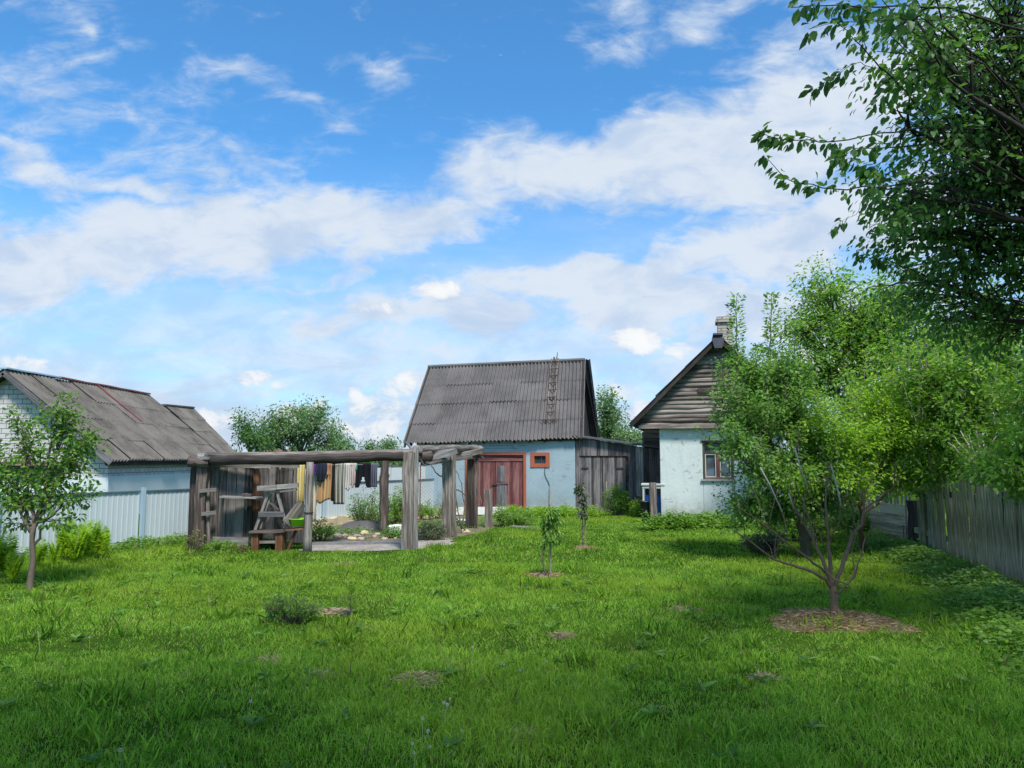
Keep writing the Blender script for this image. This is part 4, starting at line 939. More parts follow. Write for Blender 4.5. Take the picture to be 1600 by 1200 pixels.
# plank wall under the pergola
pl = empty('plank_partition', gb(395, 14.25), 'weathered vertical plank partition closing the left bay of the pergola', 'partition')
def planks(x0, x1, yt, yb, Y, wmin, wmax, m, jag=.02):
    mb = MB(); x = x0; 
    while x < x1 - 1:
        w_ = min(rnd.uniform(wmin, wmax), x1 - x); a, b = at(x, yb, Y), at(x + w_, yb, Y); c = at(x + w_ / 2, yt, Y)
        cx = (a.x + b.x) / 2; zb_ = a.z + rnd.uniform(0, jag); yy = Y + rnd.uniform(-.015, .015)
        mb.beam(Vector((cx, yy, zb_)), Vector((cx + rnd.gauss(0, .008), yy, c.z)), (b.x - a.x) * .96, .025, up=(0, 1, 0), segs=4, jit=.003); x += w_
    return mb
part(planks(325, 392, 722, 852, 14.22, 7, 15, 'grey_wood'), 'planks', 'plank_wood', pl)
mb = MB(); mb.prism([at(326, 852, 14.27), at(396, 852, 14.27), at(396, 722, 14.27), at(326, 722, 14.27)], Vector((0, .02, 0))); part(mb, 'backing_board', 'dark_wood', pl)
part(planks(391, 474, 724, 848, 14.55, 6, 11, 'brown_wood'), 'planks', 'plank_wood', pl)
mb = MB(); mb.prism([at(392, 848, 14.60), at(474, 846, 14.60), at(474, 733, 14.60), at(392, 733, 14.60)], Vector((0, .02, 0))); part(mb, 'backing_board', 'dark_wood', pl)
mb = MB(); mb.beam(at(402, 854, 14.3), at(401, 732, 14.3), .12, .08, up=(0, 1, 0), segs=4, jit=.006); part(mb, 'upright', 'rust_wood', pl)
mb = MB(); mb.beam(at(332, 846, 14.15), at(388, 846, 14.15), .03, .17, segs=3, jit=.006); part(mb, 'bottom_board', 'pale_wood', pl)
mb = MB(); mb.beam(at(326, 852, 13.98), at(325, 736, 14.12), .055, .03, up=(0, 1, 0), segs=4, jit=.004); part(mb, 'batten', 'grey_wood', pl)
for x0, x1, y in ((312, 338, 766), (315, 338, 802)):
    mb = MB(); mb.beam(at(x0, y + 1, 13.92), at(x1, y - 1, 13.98), .04, .065, segs=2, jit=.004); part(mb, 'batten', 'pale_wood', pl)
mb = MB(); mb.beam(at(346, 776, 13.85), at(410, 778, 13.95), .34, .028, segs=3, jit=.004); mb.beam(at(346, 779, 13.8), at(349, 776, 14.2), .04, .045); mb.beam(at(384, 796, 14.2), at(384, 778, 13.9), .035, .03); part(mb, 'shelf', 'pale_wood', pl)
mb = MB(); mb.beam(at(378, 773, 13.95), at(394, 774, 13.95), .12, .045, segs=3, jit=.01); mb.build('driftwood_piece', 'brown_wood', label='small piece of old wood lying on the plank partition shelf', cat='wood')

# workbench, trestle and basin
Yb = 13.75
wb = empty('garden_bench', gb(430, Yb), 'low bench of old boards on reddish block legs before the plank partition', 'bench')
mb = MB(); mb.beam(at(394, 830, Yb), at(448, 829, Yb), .36, .04, segs=3, jit=.005); part(mb, 'seat', 'brown_wood', wb)
mb = MB(); mb.beam(at(446, 828, Yb + .04), at(484, 824, Yb + .05), .32, .03, segs=3, jit=.004); part(mb, 'side_board', 'rust_wood', wb)
for x in (402, 439):
    mb = MB(); q = at(x, 832, Yb - .02); mb.beam(Vector((q.x, q.y, 0)), q, .125, .24, up=(0, 1, 0), segs=3, jit=.006); part(mb, 'leg', 'rust_wood', wb)
mb = MB(); q = at(462, 829, Yb); mb.beam(Vector((q.x - .13, q.y, 0)), q, .05, .05, segs=2, jit=.003); part(mb, 'leg', 'rust_wood', wb)
mb = MB(); mb.beam(at(408, 846, Yb), at(433, 846, Yb), .2, .05); part(mb, 'shelf', 'grey_wood', wb)
tr = empty('wooden_trestle', at(424, 828, Yb), 'rickety A-shaped wooden trestle standing on the low bench', 'trestle')
Yt = Yb
for a, b in (((420, 770), (399, 828)), ((434, 770), (449, 827))):
    mb = MB(); mb.beam(at(*b, Yt - .02), at(*a, Yt), .05, .04, up=(0, 1, 0), segs=2, jit=.003); part(mb, 'leg', 'pale_wood', tr)
for a, b in (((417, 772), (442, 826)), ((440, 770), (410, 826))):
    mb = MB(); mb.beam(at(*b, Yt + .2), at(*a, Yt + .06), .05, .035, up=(0, 1, 0), segs=2, jit=.003); part(mb, 'leg', 'grey_wood', tr)
mb = MB(); mb.beam(at(404, 803.5, Yt - .05), at(443, 803.5, Yt - .05), .03, .095); part(mb, 'crossbar', 'greyblue_wood', tr)
mb = MB(); mb.beam(at(403, 763, Yt - .05), at(433, 761, Yt - .05), .12, .09, segs=2, jit=.004); mb.beam(at(432, 761, Yt - .03), at(466, 758, Yt), .10, .085, segs=2, jit=.004); mb.beam(at(412, 770, Yt), at(438, 767, Yt), .03, .03); mb.beam(at(438, 768, Yt - .02), at(464, 765, Yt), .12, .03); part(mb, 'top_beam', 'pale_wood', tr)
mb = MB(); mb.beam(at(419, 783, Yt + .03), at(436, 797, Yt + .03), .03, .035); mb.beam(at(407, 826, Yt + .02), at(424, 772, Yt + .03), .03, .03); part(mb, 'brace', 'grey_wood', tr)
mb = MB(); mb.beam(at(447, 818, Yb - .12), at(472, 786, Yb + .1), .03, .17, segs=2, jit=.003); mb.build('loose_plank', 'grey_wood', label='wide grey plank leaning diagonally beside the green basin', cat='plank')
# green basin: oval tub, wider at the top
qb = at(467, 823, Yb); bs = MB(); 
prof = [(.001, .0), (.125, .0), (.155, .12), (.175, .128), (.175, .138), (.150, .13), (.12, .015), (.001, .012)]
bs.lathe(qb + Vector((0, 0, .015)), prof, 28)
for v_ in bs.v: v_.x = qb.x + (v_.x - qb.x) * 1.12
bs.build('wash_basin', 'lime_plastic', smooth=True, label='lime green plastic wash basin on the bench end', cat='basin')

# ================================================================ LAUNDRY
ln = MB(); LY = 14.5
lp = [at(404, 726, 14.35)] + [at(x, 725 + 1.5 * math.sin((x - 466) / 130 * math.pi), LY + (x - 466) / 130 * .5) for x in range(466, 606, 14)]
ln.tube(lp, .005, 5); ln.build('clothes_line', 'wire', label='thin clothes line strung beneath the log beam of the pergola', cat='rope')
def garment(name, x0, x1, yb, m, label, cat, folds=4, amp=.025, cut=None, dY=0., narrow=0, hem=0., skew=0):
    Yc = LY + ((x0 + x1) / 2 - 466) / 130 * .5 + dY; a, b = at(x0, 724.5, Yc), at(x1, 724.5, Yc); zt = a.z; zb_ = at(x0, yb, Yc).z; H_ = zt - zb_; wd3 = b.x - a.x
    mb = MB(); nx, nz = 22, 16; ph = rnd.random() * 6
    keep = {}
    for side in (0,):
        for j in range(nz + 1):
            for i in range(nx + 1):
                u_, w_ = i / nx, j / nz; 
                xx = a.x + wd3 * (.5 + (u_ - .5) * (1 - narrow * w_)) + skew * w_ * wd3
                zz = zt - H_ * w_ * (1 - hem * abs(math.sin(u_ * 2.3 + ph))) - (.0 if w_ > 0 else -.01)
                yy = Yc + amp * (.25 + w_) * math.sin(u_ * folds * 2 * math.pi + ph + w_ * .6) + .01 * math.sin(w_ * 5 + ph)
                mb.v.append(Vector((xx, yy, zz)))
    for j in range(nz):
        for i in range(nx):
            uu, ww = (i + .5) / nx, (j + .5) / nz
            if cut and cut(uu, ww): continue
            k = j * (nx + 1) + i; mb.face([k, k + 1, k + nx + 2, k + nx + 1], [(i / nx, j / nz), ((i + 1) / nx, j / nz), ((i + 1) / nx, (j + 1) / nz), (i / nx, (j + 1) / nz)])
    used = sorted({q for f in mb.f for q in f}); mp = {q: i for i, q in enumerate(used)}; mb.v = [mb.v[q] for q in used]; mb.f = [[mp[q] for q in f] for f in mb.f]
    return mb.build(name, m, smooth=True, solid=.006, label=label, cat=cat)
Y_ = (.72, .60, .22); 
garment('hanging_towel', 465.5, 476.5, 786, cloth('yellow_terry', [Y_, (.62, .47, .14), (.76, .67, .35)], 2), 'long yellow towel at the left end of the clothes line', 'towel', 3)
garment('hanging_cloth', 486, 494, 742, cloth('purple_cotton', [(.20, .06, .36)]), 'small purple cloth on the clothes line', 'cloth', 2)
garment('hanging_towel', 488, 497, 815, cloth('cream_cotton', [(.66, .60, .45), (.74, .70, .58)], 2), 'long cream towel hanging almost to the ground', 'towel', 2, dY=.12)
garment('hanging_shirt', 493, 511, 752, cloth('navy_cotton', [(.02, .028, .05)]), 'dark navy top on the clothes line over the tan striped towel', 'clothing', 3, cut=lambda u, w: w > .65 and (u < .12 or u > .8), dY=-.04)
garment('hanging_towel', 497, 519, 788, cloth('tan_stripe', [(.44, .29, .14), (.52, .38, .20), (.36, .22, .11), (.50, .26, .12)], 4), 'tan and orange striped towel on the clothes line', 'towel', 5, skew=-.05, hem=.12)
garment('hanging_cloth', 508, 517, 742, cloth('peach_cotton', [(.50, .26, .16)]), 'small peach coloured cloth on the clothes line', 'cloth', 2, dY=-.03)
garment('hanging_cloth', 518.5, 524, 783, cloth('black_cotton', [(.02, .02, .022)]), 'narrow black cloth left of the black and white striped towel', 'cloth', 2)
garment('hanging_towel', 522, 539.5, 788, cloth('black_white_stripe', [(.46, .44, .36), (.04, .04, .045), (.52, .50, .42), (.10, .10, .10)], 4), 'black and white striped towel on the clothes line', 'towel', 5)
garment('hanging_shirt', 538, 548, 767, cloth('white_cotton', [(.62, .60, .56)]), 'white shirt on the clothes line beside the striped towel', 'clothing', 3, hem=.1)
garment('hanging_shirt', 546, 557, 763, cloth('pale_pink_cotton', [(.55, .45, .42)]), 'pale pink top on the clothes line beside the black trousers', 'clothing', 3, narrow=.3, hem=.2)
garment('hanging_cloth', 554, 558, 735, cloth('teal_cotton', [(.06, .35, .24)]), 'small teal cloth at the waist of the black trousers', 'cloth', 1)
garment('hanging_trousers', 555.5, 580, 762, cloth('black_jersey', [(.010, .012, .017)]), 'black trousers with short spread legs on the clothes line', 'trousers', 3, cut=lambda u, w: w > .55 and abs(u - .5) < .05 + (w - .55) * .42)
garment('hanging_shirt', 579.5, 590, 761, cloth('slate_cotton', [(.12, .13, .19)]), 'slate blue top at the right end of the clothes line', 'clothing', 3)

# ================================================================ GARDEN THINGS BEHIND THE PERGOLA
tb = MB(); A = G(520, 829); nx, ny = 14, 8                          # tarpaulin-covered heap
P0, P1 = G(515, 835), G(598, 831)
for j in range(ny + 1):
    for i in range(nx + 1):
        q = P0.lerp(P1, i / nx) + Vector((0, j / ny * 1.3, 0)); hgt = .24 * math.sin(math.pi * i / nx) ** .5 * math.sin(math.pi * (j + .3) / (ny + .6)) ** .6 if 0 < i < nx and 0 < j < ny else 0
        tb.v.append(q + Vector((0, 0, hgt + (rnd.uniform(0, .02) if hgt else 0))))
for j in range(ny):
    for i in range(nx):
        k = j * (nx + 1) + i; tb.face([k, k + 1, k + nx + 2, k + nx + 1])
tb.build('tarpaulin_heap', 'tarp', smooth=True, label='low heap under dark grey tarpaulin behind the gravel path', cat='tarpaulin')
def rock(x, y, sz, m, label, nm='stone', flat=.55, group=None):
    q = G(x, y); mb = MB(); n1, n2 = 7, 10; sx, sy, sz_ = sz * rnd.uniform(.8, 1.3), sz * rnd.uniform(.7, 1.1), sz * flat
    for i in range(1, n1):
        for k in range(n2):
            a, b = math.pi * i / n1, 2 * math.pi * k / n2; r_ = 1 + rnd.gauss(0, .09)
            mb.v.append(q + Vector((sx * math.sin(a) * math.cos(b) * r_, sy * math.sin(a) * math.sin(b) * r_, sz_ * (math.cos(a) * r_ + .6))))
    for i in range(n1 - 2):
        for k in range(n2):
            a = i * n2 + k; b = i * n2 + (k + 1) % n2; mb.face([a, b, b + n2, a + n2])
    mb.face([k for k in range(n2)][::-1]); mb.face([(n1 - 2) * n2 + k for k in range(n2)])
    return mb.build(nm, m, label=label, cat='stone', group=group, bevel=.008)
for x, y, s_, m in ((528, 840, .10, 'brown_stone'), (540, 838, .07, 'white_stone'), (548, 842, .08, 'yellow_stone'), (559, 839, .07, 'brown_stone'), (566, 843, .06, 'white_stone'), (574, 838, .09, 'yellow_stone'), (583, 842, .07, 'brown_stone'), (592, 839, .07, 'white_stone'), (601, 843, .06, 'white_stone'),
                    (510, 843, .09, 'brown_stone'), (500, 839, .10, 'brown_stone'), (612, 838, .07, 'yellow_stone'), (619, 843, .05, 'white_stone')):
    rock(x + rnd.uniform(-5, 5), y + rnd.uniform(-2.5, 2.5), s_ * rnd.uniform(.55, 1.35), 'brown_stone' if m == 'white_stone' and rnd.random() < .5 else m, 'rough stone in the row edging the gravel path', group='stones edging the gravel path')
rock(548, 812, .20, 'yellow_stone', 'large pale yellow stone beneath the hanging trousers', flat=.8)
rock(560, 806, .17, 'yellow_stone', 'yellowish boulder left of the rose bush behind the laundry', flat=.9)
mb = MB(); mb.beam(G(607, 832) + Vector((0, 0, .08)), G(628, 830) + Vector((0, 0, .09)), .35, .12, segs=2, jit=.01); mb.build('white_slab', 'white_stone', label='white slab between the log post and the front corner post', cat='slab')
for x0, x1, y, lab in ((694, 725, 806, 'white slab lying behind the middle pergola posts'), (742, 758, 806, 'white slab showing left of the short square post'), (769, 795, 806, 'white slab half hidden by the bush right of the short square post')):
    mb = MB(); a = G(x0, y); b = G(x1, y); mb.beam(a + Vector((0, 0, .15)), b + Vector((0, 0, .15)), .06, .22, segs=2, jit=.005); mb.build('white_slab', 'white_stone', label=lab, cat='slab')
mb = MB(); mb.beam(G(652, 812) + Vector((0, 0, .05)), G(675, 803) + Vector((0, 0, .16)), .1, .05); mb.build('fallen_board', 'yellow_stone', label='pale board lying on the rubble behind the grey-green bush', cat='board')
for x, y, s_ in ((668, 812, .14), (682, 810, .12), (695, 815, .12), (720, 818, .14), (727, 833, .10)):
    rock(x, y, s_, 'yellow_stone' if x != 720 else 'white_stone', 'rubble stone lying behind the pergola side posts', group='rubble behind the pergola')
mb = MB(); mb.beam(G(798, 824) + Vector((0, 0, .02)), G(838, 826) + Vector((0, 0, .02)), .12, .03, segs=3, jit=.006); mb.build('board', 'pale_wood', label='thin board lying on the lawn edge below the rose bushes', cat='board')
# wire netting
wn2 = empty('wire_netting', gb(690, 19.5), 'sagging diamond wire netting between the pergola and the barn', 'netting')
mb = MB(); NY = 19.5; x0, x1, z0, z1 = at(656, 800, NY).x, at(728, 800, NY).x, .35, at(700, 726, NY).z; st_ = .09; hh = z1 - z0
k = x0 - hh
while k < x1:
    for dr in (1, -1):
        a, b = (k, z0), (k + hh, z1)
        if dr < 0: a, b = (k + hh, z0), (k, z1)
        # clip in x
        pts = []
        for tt in (0, 1): pts.append((a[0] + (b[0] - a[0]) * tt, a[1] + (b[1] - a[1]) * tt))
        def clip(p, q):
            (ax1, az1), (bx1, bz1) = p, q
            for lim, sg in ((x0, 1), (x1, -1)):
                if sg * (ax1 - lim) < 0 and sg * (bx1 - lim) < 0: return None
                if sg * (ax1 - lim) < 0: f0 = (lim - ax1) / (bx1 - ax1); az1 += (bz1 - az1) * f0; ax1 = lim
                if sg * (bx1 - lim) < 0: f0 = (lim - ax1) / (bx1 - ax1); bz1 = az1 + (bz1 - az1) * f0; bx1 = lim
            return (ax1, az1), (bx1, bz1)
        c2_ = clip(*pts)
        if c2_ and abs(c2_[0][0] - c2_[1][0]) > .01: mb.beam(Vector((c2_[0][0], NY, c2_[0][1])), Vector((c2_[1][0], NY, c2_[1][1])), .004, .004)
    k += st_
part(mb, 'mesh', 'wire', wn2)
mb = MB(); mb.beam(Vector((x0, NY, 0)), Vector((x0, NY, z1)), .03, .03); part(mb, 'stake', 'rust', wn2); mb = MB(); mb.beam(Vector((x1, NY, 0)), Vector((x1, NY, z1)), .03, .03); part(mb, 'stake', 'rust', wn2)

# white table and barrels by the house corner
TF = frame(gb(1004, 20.6), -13.5)
tbl = empty('white_table', TF(.35, 0, 0), 'old white painted table at the house corner', 'table')
tz = PZ(756, 20.4)
mb = MB(); mb.prism([TF(-.03, 0, tz - .05), TF(.62, 0, tz - .05), TF(.62, 0, tz), TF(-.03, 0, tz)], TF.ey * .6); part(mb, 'table_top', 'white_paint', tbl, bevel=.006)
mb = MB(); mb.prism([TF(0, .03, tz - .13), TF(.60, .03, tz - .13), TF(.60, .03, tz - .05), TF(0, .03, tz - .05)], TF.ey * .03); part(mb, 'apron', 'white_paint', tbl)
for s_, d_ in ((.03, .06), (.56, .06), (.03, .55), (.56, .55)):
    mb = MB(); mb.beam(TF(s_, d_, 0), TF(s_, d_, tz - .05), .05, .05, up=TF.ey, taper=.9); part(mb, 'leg', 'white_paint', tbl)
def barrel(x, Y, r_, h_, m, label, nm='barrel'):
    q = gb(x, Y); mb = MB(); mb.lathe(q, [(r_ * .93, 0), (r_, .04), (r_, h_ * .3), (r_ * 1.04, h_ * .33), (r_, h_ * .36), (r_, h_ * .64), (r_ * 1.04, h_ * .67), (r_, h_ * .7), (r_ * .97, h_ - .03), (r_ * .9, h_), (r_ * .6, h_ + .012), (.001, h_ + .012)], 22)
    return mb.build(nm, m, smooth=True, label=label, cat='barrel')
barrel(1014, 21.0, .12, PZ(774, 21.0), 'blue_plastic', 'blue plastic drum left of the short post, under the white table')
barrel(1029, 21.15, .12, PZ(774, 21.1), 'blue_plastic', 'blue plastic drum right of the short post, under the white table')
q = gb(1011, 19.5); mb = MB(); hb = PZ(784, 19.5); mb.lathe(q, [(.13, 0), (.17, hb * .5), (.19, hb), (.20, hb + .012), (.175, hb), (.12, .06), (.001, .05)], 22); mb.build('black_tub', 'black_plastic', smooth=True, label='black plastic tub in front of the blue drum at the house corner', cat='tub')
mb = MB(); q = gb(948, 22.2); mb.tube([q, q + Vector((0, 0, PZ(752, 22.2)))], .014, 6); mb.build('garden_stake', 'twig_pale', label='thin pale stake in front of the shed door', cat='stake')

# ================================================================ RIGHT PICKET FENCE
pk = empty('picket_fence', (RF0 + RF1) / 2, 'old mossy grey picket fence along the right side under the trees', 'fence')
fd = (RF1 - RF0); FL = fd.length; fd.normalize(); fn = Vector((-fd.y, fd.x, 0))     # fn points to the lawn
tk = [G(1425, 858), G(1437, 858)]
def pick(t, w_, h_, off=0., m='fence_wood', lean=0.):
    q = RF0 + fd * t + fn * off; mb = MB(); mb.beam(q, q + fd * lean + fn * rnd.gauss(0, .03) + Vector((0, 0, h_)), w_, .022, up=fn, segs=5, jit=.005); 
    return part(mb, 'picket', m, pk)
t = -2.0; L1 = (G(1463, 868) - RF0).dot(fd)
while t < L1:
    w_ = rnd.uniform(.085, .125); pick(t, w_, rnd.uniform(1.26, 1.42), rnd.uniform(-.006, .006), 'fence_wood', rnd.gauss(0, .025)); t += w_ + rnd.uniform(.004, .028)
t = L1 + .9
while t < FL + 4:
    pick(t, rnd.uniform(.045, .07), rnd.uniform(1.3, 1.5), 0, 'pale_wood', rnd.gauss(0, .03)); t += rnd.uniform(.13, .19)
for z in (.35, 1.08):
    mb = MB(); mb.beam(RF0 - fd * 2 - fn * .06 + Vector((0, 0, z)), RF0 + fd * (FL + 4) - fn * .06 + Vector((0, 0, z + .02)), .06, .09, segs=10, jit=.01); part(mb, 'rail', 'fence_wood', pk)
for t in (-1.2, 1.4, L1 + .1):
    q = RF0 + fd * t - fn * .12; mb = MB(); mb.beam(q, q + Vector((0, 0, 1.2)), .12, .12, up=fn, segs=3, jit=.006); part(mb, 'post', 'dark_wood', pk)
bx = empty('compost_bin', G(1395, 855), 'low grey board bin by the dark post at the far end of the picket fence', 'bin')
mb = MB(); a, b = G(1362, 846), G(1421, 856)
for k in range(4): mb.beam(a + Vector((0, 0, .1 + .2 * k)), b + Vector((0, 0, .1 + .2 * k)), .03, .19, segs=4, jit=.006)
part(mb, 'boards', 'fence_wood', bx)
mb = MB(); q = G(1429, 859); mb.beam(q, q + Vector((0, 0, PZ(782, q.y))), .13, .13, up=(0, 1, 0), segs=4, jit=.008); part(mb, 'corner_post', 'dark_wood', bx)
mb = MB(); q = G(1447, 866); mb.beam(q, q + Vector((0, 0, PZ(765, q.y))), .2, .03, up=(0, 1, 0), segs=4, jit=.006); part(mb, 'end_board', 'fence_wood', bx)

# ================================================================ TREES
# near cherry tree at the right edge
def near_extra(wd, P, D, SZ):
    def br(pts, n, s0, r=.008, spread=.03, t0=.15):
        ps = [at(x, y, Y) for x, y, Y in pts]; fine_ = []
        for a, b in zip(ps, ps[1:]): fine_ += [a.lerp(b, k / 4) + Vector((rnd.gauss(0, .008), 0, rnd.gauss(0, .008))) for k in range(4)]
        fine_.append(ps[-1]); m_ = len(fine_)
        r *= .62; wd.tube(fine_, [r * (1.25 - i / m_) for i in range(m_)], 5, cap=False)
        leafy(fine_, int(n * 1.4), s0 * 1.12, spread, P, D, SZ, t0, .9)
    br([(1640, 60, 5.2), (1480, 12, 4.8), (1340, 8, 4.5), (1236, 12, 4.4)], 60, .085, .012, .05, .4)
    br([(1480, 30, 4.8), (1400, 30, 4.6), (1320, 32, 4.5), (1262, 45, 4.45)], 34, .085, .006, .05)
    br([(1490, 230, 5.3), (1388, 115, 4.9), (1345, 72, 4.8), (1312, 40, 4.7)], 12, .05, .010, .03, .5)
    br([(1385, 112, 4.9), (1340, 98, 4.8), (1300, 120, 4.7), (1267, 142, 4.7)], 26, .07, .004, .035, .35)
    br([(1352, 80, 4.8), (1346, 40, 4.8), (1350, 10, 4.8)], 10, .05, .004, .03, .6)
    br([(1540, 200, 5.4), (1400, 204, 5.0), (1300, 222, 4.8), (1225, 220, 4.7), (1184, 203, 4.7)], 60, .07, .009, .035, .35)
    br([(1400, 218, 5.0), (1340, 232, 4.8), (1296, 252, 4.8)], 24, .075, .004, .04)
    br([(1500, 265, 5.3), (1400, 290, 5.0), (1300, 297, 4.8), (1240, 285, 4.7), (1192, 243, 4.7)], 50, .072, .009, .035, .3)
    br([(1400, 285, 5.0), (1345, 262, 4.9), (1318, 240, 4.9)], 18, .085, .004, .035, .4)
    br([(1445, 300, 5.1), (1380, 270, 5.0), (1352, 255, 5.0)], 20, .095, .004, .05)
    br([(1440, 330, 5.2), (1400, 345, 5.1), (1358, 352, 5.0)], 20, .07, .004, .04)
    br([(1350, 312, 5.0), (1335, 335, 4.95), (1300, 355, 4.9)], 9, .07, .003, .03, .55)
    br([(1560, 520, 7.5), (1440, 430, 7.2), (1380, 405, 7.0), (1343, 400, 7.0)], 60, .07, .01, .07, .3)
    br([(1500, 150, 5.2), (1440, 120, 5.0), (1395, 130, 4.9), (1368, 160, 4.9)], 36, .085, .006, .06)
    br([(1560, 340, 6), (1460, 330, 5.6), (1400, 330, 5.5), (1362, 305, 5.4)], 50, .07, .006, .07, .3)
def L(x, y, Y, rx, ry, rz, n): return (at(x, y, Y), (rx, ry, rz), n)
tree('cherry_tree', 'dark leafy cherry tree leaning in at the right edge with branches across the sky', 'tree', (6.6, 6.2, 0), (6.1, 6.3, 3.2), .11,
     [L(1570, 40, 5.6, .75, .9, .55, 70), L(1495, 70, 5.8, .38, .8, .38, 32), L(1520, 190, 6.0, .55, .9, .45, 62), L(1600, 260, 6.0, .7, 1, .7, 85), L(1490, 290, 6.4, .50, .9, .36, 48), L(1530, 390, 6.8, .70, 1, .50, 75), L(1650, 420, 6.6, .9, 1.2, .8, 80),
      L(1450, 440, 7.6, .55, .9, .38, 46), L(1440, 110, 5.2, .28, .5, .34, 22), L(1420, 200, 5.3, .26, .5, .26, 16), L(1430, 300, 5.6, .30, .5, .26, 20), L(1420, 370, 6.4, .30, .5, .2, 16), L(1430, 30, 5.0, .3, .4, .16, 16), L(1480, 500, 7.8, .45, .8, .18, 20), L(1600, 510, 7.6, .6, .9, .25, 34), L(1760, 100, 5.5, 1.2, 1.4, 1.3, 90), L(1800, 350, 6.5, 1.6, 1.6, 1.4, 110),
      ((6.6, 4.6, 5.8), (1.5, 1.5, 1.2), 50), ((7.2, 2.5, 4.6), (1.4, 1.6, 1.5), 45), ((6.8, 6.8, 6.8), (1.8, 1.8, 1.3), 60)],
     'leaf_dark', .056, 52, 'dark_bark', shape=LEAF_L, spread=.14, extra=near_extra, droop=.8, flat=.8, mult=.62)
tree('added_shade_tree', 'tall unseen tree added behind the viewer to shade the near lawn', 'tree', (2.0, -4.2, 0), (2.0, -4.0, 4.2), .2,  # invented tree out of view, added to darken the foreground grass
     [((3.2, -.4, 8.2), (2.2, 2.0, 1.4), 85), ((-1.2, -.4, 8.4), (2.4, 2.0, 1.4), 85), ((.8, -1.6, 9.6), (2.4, 2.0, 1.2), 70), ((6.4, -.4, 8.0), (2.0, 2.0, 1.4), 70), ((-4.6, -.8, 8.6), (2.2, 1.8, 1.3), 70)],
     'leaf_dark', .17, 14, 'bark', shape=LEAF_S, spread=.30, mult=3.2)

def shoot(x, yb, yt, Y, n, s0, wd, P, D, SZ, sp_=.10):
    ps = [at(x + rnd.gauss(0, 2), yb + (yt - yb) * k / 6, Y) for k in range(7)]; wd.tube(ps, [.02 - .0025 * k for k in range(7)], 4, cap=False); leafy(ps, int(n * 1.8), s0, sp_, P, D, SZ, 0.1, .15)
# bush tree in front of the house
def ex1(wd, P, D, SZ):
    shoot(1152, 600, 463, 12.5, 190, .085, wd, P, D, SZ, .12); shoot(1203, 600, 460, 12.6, 190, .085, wd, P, D, SZ, .12); shoot(1130, 640, 560, 12.5, 90, .07, wd, P, D, SZ)
    shoot(1232, 620, 545, 12.6, 90, .07, wd, P, D, SZ)
    for k in range(5): shoot(1140 + 28 * k, 680, 590 + rnd.uniform(-20, 20), 12.4, 60, .07, wd, P, D, SZ)
tree('plum_tree', 'dense green plum tree in front of the house with two tall leafy shoots', 'tree', G(1262, 868), at(1240, 760, 12.5), .085,
     [L(1170, 590, 12.6, .32, .6, .30, 40), L(1230, 590, 12.7, .42, .7, .36, 54), L(1170, 640, 12.5, .50, .7, .42, 70), L(1240, 650, 12.5, .55, .8, .5, 80), L(1150, 700, 12.3, .36, .7, .26, 34), L(1200, 730, 12.4, .45, .8, .42, 60), L(1265, 730, 12.5, .5, .8, .45, 60),
      L(1165, 790, 12.5, .30, .5, .28, 30), L(1215, 795, 12.7, .55, .6, .26, 50), L(1280, 790, 12.9, .45, .5, .24, 36)],
     'leaf_blue', .062, 34, 'bark', shape=LEAF_S, spread=.12, extra=ex1, up=.12, droop=.2, shoots=26)
# yellow-green young tree behind the pruned one
tree('young_plum_tree', 'bright yellow-green young tree behind the bare pruned tree', 'tree', G(1345, 862), at(1345, 790, 12.6), .05,
     [L(1270, 680, 12.2, .40, .5, .34, 36), L(1240, 760, 12.1, .34, .4, .26, 26), L(1300, 700, 12.3, .42, .5, .42, 55), L(1350, 690, 12.4, .35, .5, .45, 50), L(1400, 690, 12.5, .36, .5, .38, 48), L(1320, 760, 12.3, .40, .5, .22, 34), L(1410, 750, 12.5, .40, .5, .22, 34), L(1430, 650, 12.6, .2, .4, .3, 20), L(1370, 640, 12.7, .3, .4, .3, 26)],
     'leaf_bright', .062, 30, 'bark_red', spread=.11, up=.25, droop=.2, shoots=45)
# big ash-like tree beyond the fence
tree('maple_tree', 'tall light green tree rising behind the plum tree and the house', 'tree', (8.6, 17.5, 0), (8.4, 17.3, 2.6), .16,
     [L(1290, 460, 17, .55, .9, .55, 44), L(1265, 520, 17, .8, 1, .6, 60), L(1340, 500, 17, .8, 1, .8, 75), L(1390, 540, 17, 1, 1, .8, 80), L(1320, 590, 16.8, 1, 1, .8, 75), L(1400, 470, 17.2, .6, .9, .5, 44), L(1430, 600, 16.5, .9, 1, .8, 70), L(1260, 600, 17, .6, .8, .6, 40), L(1480, 540, 17, 1.1, 1, .9, 80), L(1560, 520, 17, 1.1, 1, .9, 70), L(1560, 620, 17, 1.2, 1, .9, 60)],
     'leaf_mid', .085, 34, 'bark', spread=.17, up=.2, droop=.4, shoots=14)
